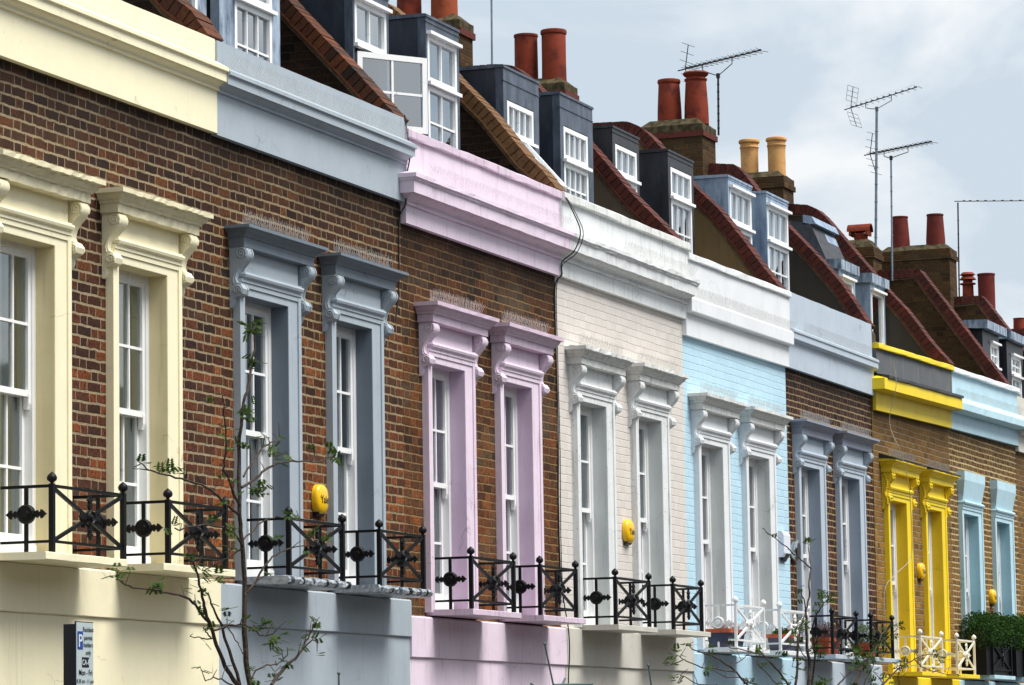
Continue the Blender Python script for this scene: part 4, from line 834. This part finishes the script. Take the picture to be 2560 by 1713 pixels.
b=MB(); vs=[(15.08+.07*math.cos(2*math.pi*j/n),-.074,3.845+.0875*math.sin(2*math.pi*j/n)) for j in range(n)]; b.add(vs,[tuple(range(n))]); b.build('dark_front',M['blackp'],t)
# ------------------------------------------------------------------ parking sign
t=thing('parking_sign',(-6.28,-2.2,0),'tall narrow resident parking sign plate on a black post at the pavement','sign')
b=MB(); b.box(-6.383,-6.177,-2.206,-2.200,1.93,2.366); b.build('edge_frame',M['signbk'],t)
b=MB(); b.box(-6.378,-6.182,-2.209,-2.2065,1.935,2.361); b.build('plate',M['signw'],t)
b=MB(); b.box(-6.37,-6.27,-2.198,-2.125,0,2.352); b.build('post',M['signbk'],t)
b=MB(); b.box(-6.368,-6.306,-2.2110,-2.2095,2.215,2.312); b.build('blue_panel',M['signblue'],t); txt(t,'P',-6.337,-2.2125,2.228,.098,M['inkw'])
for s_,z in (('Resident',2.312),('permit',2.267),('holders',2.228),('only',2.186)): txt(t,s_,-6.243,-2.2115,z,.036,M['ink'])
b=MB(); b.box(-6.315,-6.235,-2.2110,-2.2095,2.118,2.172); b.build('black_panel',M['ink'],t); txt(t,'CA-F',-6.275,-2.2125,2.131,.040,M['inkw'])
txt(t,'Mon - Fri',-6.275,-2.2115,2.075,.042,M['ink']); txt(t,'8.30 am - 11 pm',-6.28,-2.2115,2.032,.030,M['ink'])
# ------------------------------------------------------------------ stakes
def stake(pts,lab,extra=None):
    t=thing('metal_stake',(pts[0][0],pts[0][1],0),lab,'stake'); b=MB(); b.tube([(pts[0][0],pts[0][1],0)]+pts,.008,6,r1=.006); b.ball(pts[-1],.011,6); b.build('rod',M['stake'],t,smooth=True)
    if extra:
        b=MB()
        for e in extra: b.tube(e,.009,6)
        b.build('cross_arms',M['stake'],t)
stake([(.36,-2.5,2.09),(.19,-2.5,2.388)],'leaning thin grey green rod with cross arms in front of pink wall',[[(-.1,-2.5,2.10),(.05,-2.5,2.06)],[(.36,-2.5,2.10),(1.19,-2.5,2.115)],[(.5,-2.5,2.07),(.74,-2.45,2.15)]])
stake([(2.55,-2.5,2.12),(2.49,-2.5,2.277)],'thin grey green rod standing in front of the putty coloured house')
stake([(-3.48,-2.5,2.05),(-3.48,-2.5,2.121)],'short teal rod tip in front of the blue grey wall')
# ------------------------------------------------------------------ plants on balconies
def leaves(b,c,n,r,size,shape=(1,1,1)):
    for _ in range(n):
        while True:
            v=Vector((rnd.uniform(-1,1),rnd.uniform(-1,1),rnd.uniform(-1,1)))
            if v.length<1: break
        if rnd.random()<.6: v=v.normalized()*rnd.uniform(.8,1.06)
        p=Vector(c)+Vector((v.x*r*shape[0],v.y*r*shape[1],v.z*r*shape[2])); s_=size*rnd.uniform(.6,1.2)
        a=Vector((rnd.uniform(-1,1),rnd.uniform(-1,1),rnd.uniform(-.6,1))).normalized(); bb=a.cross(Vector((rnd.uniform(-1,1),rnd.uniform(-1,1),rnd.uniform(-1,1)))).normalized()
        b.add([p,p+a*s_*.5+bb*s_*.3,p+a*s_,p+a*s_*.5-bb*s_*.3],[(0,1,2,3)],rc())
def hedge(x0,x1,label):
    t=thing('planter_with_box_hedge',((x0+x1)/2,-.2,2.56),label,'planter','box hedges in black planters'); b=MB(); b.box(x0,x1,-.36,-.03,2.562,2.93); b.build('black_trough',M['iron'],t)
    b=MB(); n=4
    for i in range(n):
        cx=x0+(x1-x0)*(i+.5)/n; leaves(b,(cx,-.2,3.14+rnd.uniform(-.03,.04)),2600,.245,.036,((x1-x0)/n/.27,1.,1.12))
    b.build('foliage',M['box'],t)
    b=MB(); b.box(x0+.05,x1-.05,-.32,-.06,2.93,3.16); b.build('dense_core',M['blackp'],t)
hedge(22.80,24.2,'clipped box hedge in a black trough on the nearer aqua balcony'); hedge(24.55,26.1,'clipped box hedge in a black trough on the farther aqua balcony')
def trough(x0,x1,y0,y1,z,h_,label,kind,plant,body='terra',rim='terra'):
    t=thing('plant_pot',((x0+x1)/2,(y0+y1)/2,z),label,'plant pot'); b=MB(); k=.03
    b.prism_z([(x0+k,y0+k*.6),(x1-k,y0+k*.6),(x1-k,y1-k*.6),(x0+k,y1-k*.6)],z+.002,z+h_-.04,[(x0,y0),(x1,y0),(x1,y1),(x0,y1)]); b.build('pot_body',M[body],t)
    b=MB(); b.box(x0-.012,x1+.012,y0-.012,y1+.012,z+h_-.04,z+h_); b.build('pot_rim',M[rim],t)
    b=MB(); xc,yc=(x0+x1)/2,(y0+y1)/2
    if plant=='dry':
        for _ in range(70):
            p=Vector((rnd.uniform(x0+.03,x1-.03),rnd.uniform(y0+.03,y1-.03),z+h_-.01)); v=Vector((rnd.uniform(-.5,.5),rnd.uniform(-.5,.5),1)).normalized()*rnd.uniform(.08,.20); b.tube([p,p+v*.5,p+v+Vector((rnd.uniform(-.02,.02),0,0))],.0025,3,col=rc())
        leaves(b,(xc,yc,z+h_+.11),260,.11,.018,((x1-x0)/.2,1,.8)); b.build('dry_plant',M['twig'],t)
    elif plant=='low': leaves(b,(xc,yc,z+h_+.01),500,.09,.035,((x1-x0)/.18,1,.6)); b.build('leafy_plant',M['leaf'],t)
    elif plant=='white': leaves(b,(xc,yc,z+h_+.03),300,.08,.03,((x1-x0)/.18,1,.6)); b.build('silver_plant',M['cur_white'],t)
    else: leaves(b,(xc,yc,z+h_+.10),900,.12,.028,((x1-x0)/.24,1,1)); b.build('bushy_plant',M['greyleaf'],t)
zS=2.678
trough(11.62,11.86,-.30,-.07,zS,.19,'navy pot with clay rim and pale plant, nearer one on first white railed balcony','x','white','navy'); trough(11.92,12.2,-.30,-.07,zS,.19,'navy pot with clay rim and pale plant, farther one on first white railed balcony','x','white','navy')
trough(13.75,14.25,-.30,-.08,zS,.19,'long navy trough with clay rim and green plant on second white railed balcony','x','low','navy')
trough(15.38,15.62,-.31,-.10,zS,.19,'clay pot of dry purple twigs, nearer on the black railed lilac balcony','x','dry'); trough(15.72,15.94,-.28,-.08,zS,.17,'clay pot of dry twigs, farther on the same lilac balcony','x','dry')
trough(17.1,17.42,-.31,-.10,zS,.17,'clay pot with bushy grey green plant on the farther lilac balcony','x','bush')
# ------------------------------------------------------------------ street trees
K=1/3.6625; OY=(0,428,856,1285)
def ray_at(px,py,Y):
    # a branch point seen against the facade, placed in the tree's own depth
    cx,cy,cz=px-1280,py-856.5,9000.; d_=Vector([RW[i][0]*cx+RW[i][1]*cy+RW[i][2]*cz for i in range(3)]); return CAMP+d_*((Y-CAMP.y)/d_.y)
def tree(label,Y,base,branches,tips,seed,leafn=(4,8)):
    r2=random.Random(seed); t=thing('young_street_tree',base,label,'tree','young trees on the pavement')
    def path(pts,yo):
        out_=[]; n=len(pts)
        for i,(c,r,x,y) in enumerate(pts): out_.append(ray_at(c*640+x*K,OY[r]+y*K,Y+yo*i/max(n-1,1)))
        return out_
    b=MB(); allp=[]
    for i,(r0,r1,pts) in enumerate(branches):
        yo=0 if i==0 else r2.uniform(-.35,.35); P=path(pts,yo)
        if i==0: P=[Vector((base[0],base[1],0)),Vector((base[0]*.5+P[0].x*.5,base[1],1.0))]+P
        Q=[]
        for j in range(len(P)-1):
            for k in range(3):
                q=P[j].lerp(P[j+1],k/3); 
                if k: q=q+Vector((r2.uniform(-1,1),r2.uniform(-1,1),r2.uniform(-1,1)))*.006
                Q.append(q)
        Q.append(P[-1]); bb=b if i==0 else cr
        bb.tube(Q,r0,6 if r0>.006 else 5,r1=r1)
        if i==0:
            b.build('trunk',M['bark'],t,smooth=True); cr=MB()
        allp.append(Q)
        if i>0:   # side twigs
            for q in Q[3::3]:
                if r2.random()<.8:
                    v=Vector((r2.uniform(-.6,.6),r2.uniform(-.5,.5),r2.uniform(-.3,.9))).normalized()*r2.uniform(.03,.09); q2=q+v*.5+Vector((0,0,.01)); cr.tube([q,q2,q+v+Vector((0,0,.015))],.0035,4,r1=.0018)
                    if r2.random()<.5: tips.append(('w',q+v))
    cr.build('branches',M['bark'],t,smooth=True)
    b=MB()
    for tp in tips:
        if tp[0]=='w': p=tp[1]; k=.45
        else: p=ray_at(tp[0]*640+tp[2]*K,OY[tp[1]]+tp[3]*K,Y+r2.uniform(-.15,.15)); k=tp[4] if len(tp)>4 else 1.
        for _ in range(int(r2.randint(*leafn)*k)):
            # one compound leaf: paired leaflets on a rachis
            a=Vector((r2.uniform(-1,1),r2.uniform(-1,1),r2.uniform(-.7,.7))).normalized(); o=p+Vector((r2.uniform(-1,1),r2.uniform(-1,1),r2.uniform(-1,1)))*.028*k; c_=rc(); sd=a.cross(Vector((0,0,1))).normalized()
            for i in range(4):
                s0=o+a*.013*(i+.5)
                for sg in (-1,1):
                    u1=(sd*sg+a*.6).normalized(); l=.036*(1-.1*i); wv=a*.010; b.add([s0,s0+u1*l*.5+wv,s0+u1*l+Vector((0,0,-.004)),s0+u1*l*.5-wv],[(0,1,2,3)],c_)
    b.build('leaves',M['leaf'],t)
    return t
tree('young tree with budding twigs in front of cream and grey houses',-2.2,(-4.12,-2.2,0),[
 (.021,.005,[(0,3,2290,1568),(0,3,2250,1250),(0,3,2235,1000),(0,3,2240,600),(0,3,2215,250),(0,3,2190,0),(0,2,2190,1100),(0,2,2195,850),(0,2,2230,550),(0,2,2270,400),(0,2,2310,200),(0,2,2330,0),(0,1,2320,1480),(0,1,2335,1390)]),
 (.015,.005,[(0,3,2180,1568),(0,3,2060,1400),(0,3,1980,1200),(0,3,1930,1040),(0,3,1880,880),(0,3,1850,760),(0,3,1820,600),(0,3,1790,500),(0,3,1760,430)]),
 (.012,.005,[(0,3,2195,1568),(0,3,2100,1250),(0,3,2040,1060),(0,3,1990,950),(0,3,1930,820),(0,3,1905,720)]),
 (.009,.004,[(0,3,1920,1000),(0,3,1860,940),(0,3,1790,830),(0,3,1690,760),(0,3,1530,720),(0,3,1400,695),(0,3,1250,680),(0,3,1150,650),(0,3,1080,600),(0,3,1060,560)]),
 (.009,.004,[(0,2,2175,1568),(0,2,2110,1520),(0,2,2050,1470),(0,2,1950,1370),(0,2,1840,1300),(0,2,1700,1260),(0,2,1560,1220),(0,2,1450,1200),(0,2,1360,1170),(0,2,1310,1120)]),
 (.008,.004,[(0,3,2230,320),(0,3,2160,200),(0,3,2050,120),(0,3,1900,95),(0,3,1750,115),(0,3,1650,150),(0,3,1600,130)]),
 (.006,.003,[(0,3,2220,320),(0,3,2100,400),(0,3,1990,450),(0,3,1900,500),(0,3,1850,520)]),
 (.009,.004,[(0,2,2210,1330),(1,2,0,1240),(1,2,80,1170),(1,2,190,1110),(1,2,330,1085),(1,2,480,1088),(1,2,590,1090),(1,2,660,1060),(1,2,710,1035)]),
 (.005,.003,[(1,2,500,1085),(1,2,535,1040),(1,2,530,940)]),(.005,.003,[(1,2,190,1110),(1,2,170,1050),(1,2,130,1000)]),
 (.007,.003,[(0,2,2230,1230),(1,2,0,1060),(1,2,60,960),(1,2,130,920),(1,2,200,890),(1,2,215,860)]),
 (.012,.004,[(1,3,140,1568),(1,3,220,1460),(1,3,300,1370),(1,3,380,1300),(1,3,440,1200),(1,3,490,1110),(1,3,520,1040),(1,3,550,990)]),
 (.005,.003,[(1,3,440,1230),(1,3,520,1150),(1,3,560,1180)]),
 (.008,.003,[(0,3,2260,720),(1,3,0,620),(1,3,50,520),(1,3,130,420),(1,3,220,350),(1,3,330,310),(1,3,450,290),(1,3,540,290)]),
 (.006,.003,[(0,3,2220,250),(1,3,0,130),(1,3,80,60),(1,3,180,25),(1,3,300,35),(1,3,400,60),(1,3,500,100)]),
 (.007,.003,[(0,3,1950,1070),(0,3,2080,1020),(0,3,2200,1010),(0,3,2300,1040),(1,3,30,1110),(1,3,90,1120),(1,3,170,1080)]),
 (.005,.003,[(0,3,2080,1030),(0,3,2130,1100),(0,3,2180,1180),(0,3,2220,1280)]),(.005,.003,[(0,3,1940,1140),(0,3,1850,1140),(0,3,1740,1120)]),(.005,.003,[(0,3,1930,1130),(0,3,1880,1080),(0,3,1870,1030)]),
 (.006,.003,[(0,3,2130,1568),(0,3,2030,1510),(0,3,1950,1495),(0,3,1880,1530)]),(.006,.003,[(0,3,2290,1568),(1,3,0,1430),(1,3,100,1380),(1,3,190,1385),(1,3,250,1330),(1,3,290,1290)]),
 (.009,.003,[(0,2,2200,1500),(0,2,2140,1400),(0,2,2090,1240),(0,2,2040,1170),(0,2,2060,1050),(0,2,2070,900),(0,2,2060,750),(0,2,2050,600),(0,2,2040,480)]),
 ],[(0,2,1500,1160,1.3),(0,2,1580,1170),(0,2,1300,1110,.6),(0,3,1110,510,.8),(0,3,1030,580,.6),(0,3,1430,660,.9),(0,3,1560,110,.8),(0,3,1940,80),(0,3,1780,430),(0,3,1990,560,1.3),(0,3,1900,600),(0,3,1850,690,.8),(0,3,2150,290,1.2),(0,3,2070,890,.8),(0,2,2270,640,1.6),(0,2,2240,680,1.2),(0,2,2290,190,1.2),(0,2,2240,940,1.2),(0,2,2110,790,.6),(1,2,290,1050,1.4),(1,2,150,1000,.8),(1,2,20,1300,1.4),(1,2,60,1340,1.2),(1,2,700,1030,1.2),(1,2,215,870,.7),(1,3,540,1010,1.3),(1,3,550,1150,1.),(1,3,80,1010,1.3),(1,3,190,1130,1.2),(1,3,130,1160),(1,3,160,1500,1.3),(0,3,2290,1460,1.5),(1,3,340,20,.9),(1,3,510,180,.8),(0,1,2290,1440,1.5),(0,1,2325,1400),(1,3,640,240,.5)],11)
tree('bushier young tree in front of the lilac house balcony',-2.2,(8.3,-2.2,0),[
 (.02,.006,[(3,3,370,1568),(3,3,380,1400),(3,3,355,1200),(3,3,350,1000),(3,3,345,880),(3,3,380,760),(3,3,375,620),(3,3,395,500)]),
 (.007,.003,[(3,3,395,500),(3,3,300,420),(3,3,200,330),(3,3,110,260),(3,3,0,180),(2,3,2290,130)]),(.006,.003,[(3,3,385,450),(3,3,375,350),(3,3,370,260)]),
 (.013,.004,[(3,3,250,1568),(3,3,270,1350),(3,3,275,1150),(3,3,310,1000),(3,3,350,900),(3,3,330,780),(3,3,290,690)]),
 (.011,.004,[(3,3,400,1568),(3,3,430,1300),(3,3,400,1050),(3,3,440,930),(3,3,480,860),(3,3,560,760)]),
 (.010,.004,[(3,3,190,1568),(3,3,100,1440),(3,3,0,1340),(2,3,2300,1290),(2,3,2100,1240),(2,3,1990,1225)]),
 (.009,.004,[(2,3,2160,1568),(2,3,2000,1400),(2,3,1900,1330),(2,3,1800,1290),(2,3,1650,1240),(2,3,1600,1200)]),
 (.006,.003,[(2,3,2000,1400),(2,3,2100,1340),(2,3,2170,1280)]),(.007,.003,[(2,3,2060,1450),(2,3,1880,1420),(2,3,1740,1410),(2,3,1600,1350),(2,3,1540,1310),(2,3,1500,1290)]),
 (.005,.003,[(2,3,1560,1340),(2,3,1460,1380),(2,3,1400,1350)]),(.006,.003,[(2,3,2240,1568),(2,3,2100,1500),(2,3,1960,1500),(2,3,1800,1420)]),
 (.006,.003,[(2,3,1880,1568),(2,3,1700,1560),(2,3,1600,1500),(2,3,1540,1480)]),(.007,.003,[(3,3,90,1568),(3,3,60,1540),(3,3,0,1470),(2,3,2250,1380),(2,3,2230,1250)]),
 (.006,.003,[(3,3,250,1500),(3,3,280,1420),(3,3,220,1400)]),(.006,.003,[(3,3,350,1250),(3,3,420,1200),(3,3,450,1110)]),(.006,.003,[(3,3,360,1350),(3,3,300,1250),(3,3,250,1100),(3,3,260,1030)])],
 [(2,3,1510,1260,1.3),(2,3,1440,1350,1.3),(2,3,1530,1510,1.5),(2,3,1600,1190,.6),(2,3,1770,1440,1.2),(2,3,1820,1230,.6),(2,3,2180,1530,1.2),(2,3,2250,1260),(3,3,60,190,.8),(3,3,370,250,1.1),(3,3,290,690,.8),(3,3,560,740,1.6),(3,3,500,740,1.4),(3,3,470,790,1.2),(3,3,120,1290,1.6),(3,3,150,1520,1.6),(3,3,300,1040,1.2),(3,3,260,1150,1.6),(3,3,280,1090,1.4),(3,3,430,1200,1.6),(3,3,480,1310,1.6),(3,3,460,1540,2.),(3,3,520,1560,2.),(3,3,330,1000,1.1),(3,3,410,1240,1.2),(3,3,250,1220,1.2)],23)
tree('leafy young tree in front of the yellow house balcony',-2.2,(12.6,-2.2,0),[
 (.018,.005,[(3,3,790,1568),(3,3,850,1420),(3,3,900,1350),(3,3,980,1250),(3,3,1040,1100),(3,3,1090,1060)]),
 (.010,.003,[(3,3,1040,1568),(3,3,1150,1460),(3,3,1250,1380),(3,3,1340,1330),(3,3,1450,1290),(3,3,1560,1280)]),
 (.006,.003,[(3,3,1340,1330),(3,3,1400,1400),(3,3,1500,1440),(3,3,1640,1470),(3,3,1760,1480)]),
 (.009,.003,[(3,3,640,1568),(3,3,700,1500),(3,3,790,1420),(3,3,870,1440),(3,3,880,1380)]),(.007,.003,[(3,3,1010,1180),(3,3,1120,1110),(3,3,1180,1050)]),
 (.007,.003,[(3,3,880,1568),(3,3,900,1500),(3,3,960,1400),(3,3,970,1320)]),(.006,.003,[(3,3,1060,1568),(3,3,1020,1500),(3,3,960,1440)]),
 (.006,.003,[(3,3,1200,1568),(3,3,1190,1480),(3,3,1210,1380)]),(.006,.003,[(3,3,850,1420),(3,3,830,1340),(3,3,790,1270)])],
 [(3,3,1200,1030,1.6),(3,3,1060,1080,1.8),(3,3,1020,1180,2),(3,3,880,1330,2.2),(3,3,830,1290,2.4),(3,3,930,1380,2.4),(3,3,800,1230,2.),(3,3,850,1380,2.4),(3,3,960,1310,2.2),(3,3,790,1300,2.),(3,3,910,1290,2.2),(3,3,1080,1180,1.8),(3,3,1200,1380,1.8),(3,3,1230,1370,1.4),(3,3,1550,1290,1.6),(3,3,1600,1330,1.8),(3,3,1400,1300,.7),(3,3,960,1530,1.2),(3,3,1070,1490,1.),(3,3,1130,1530,1.),(3,3,780,1540,1.4),(3,3,1050,1290,1.2)],31)
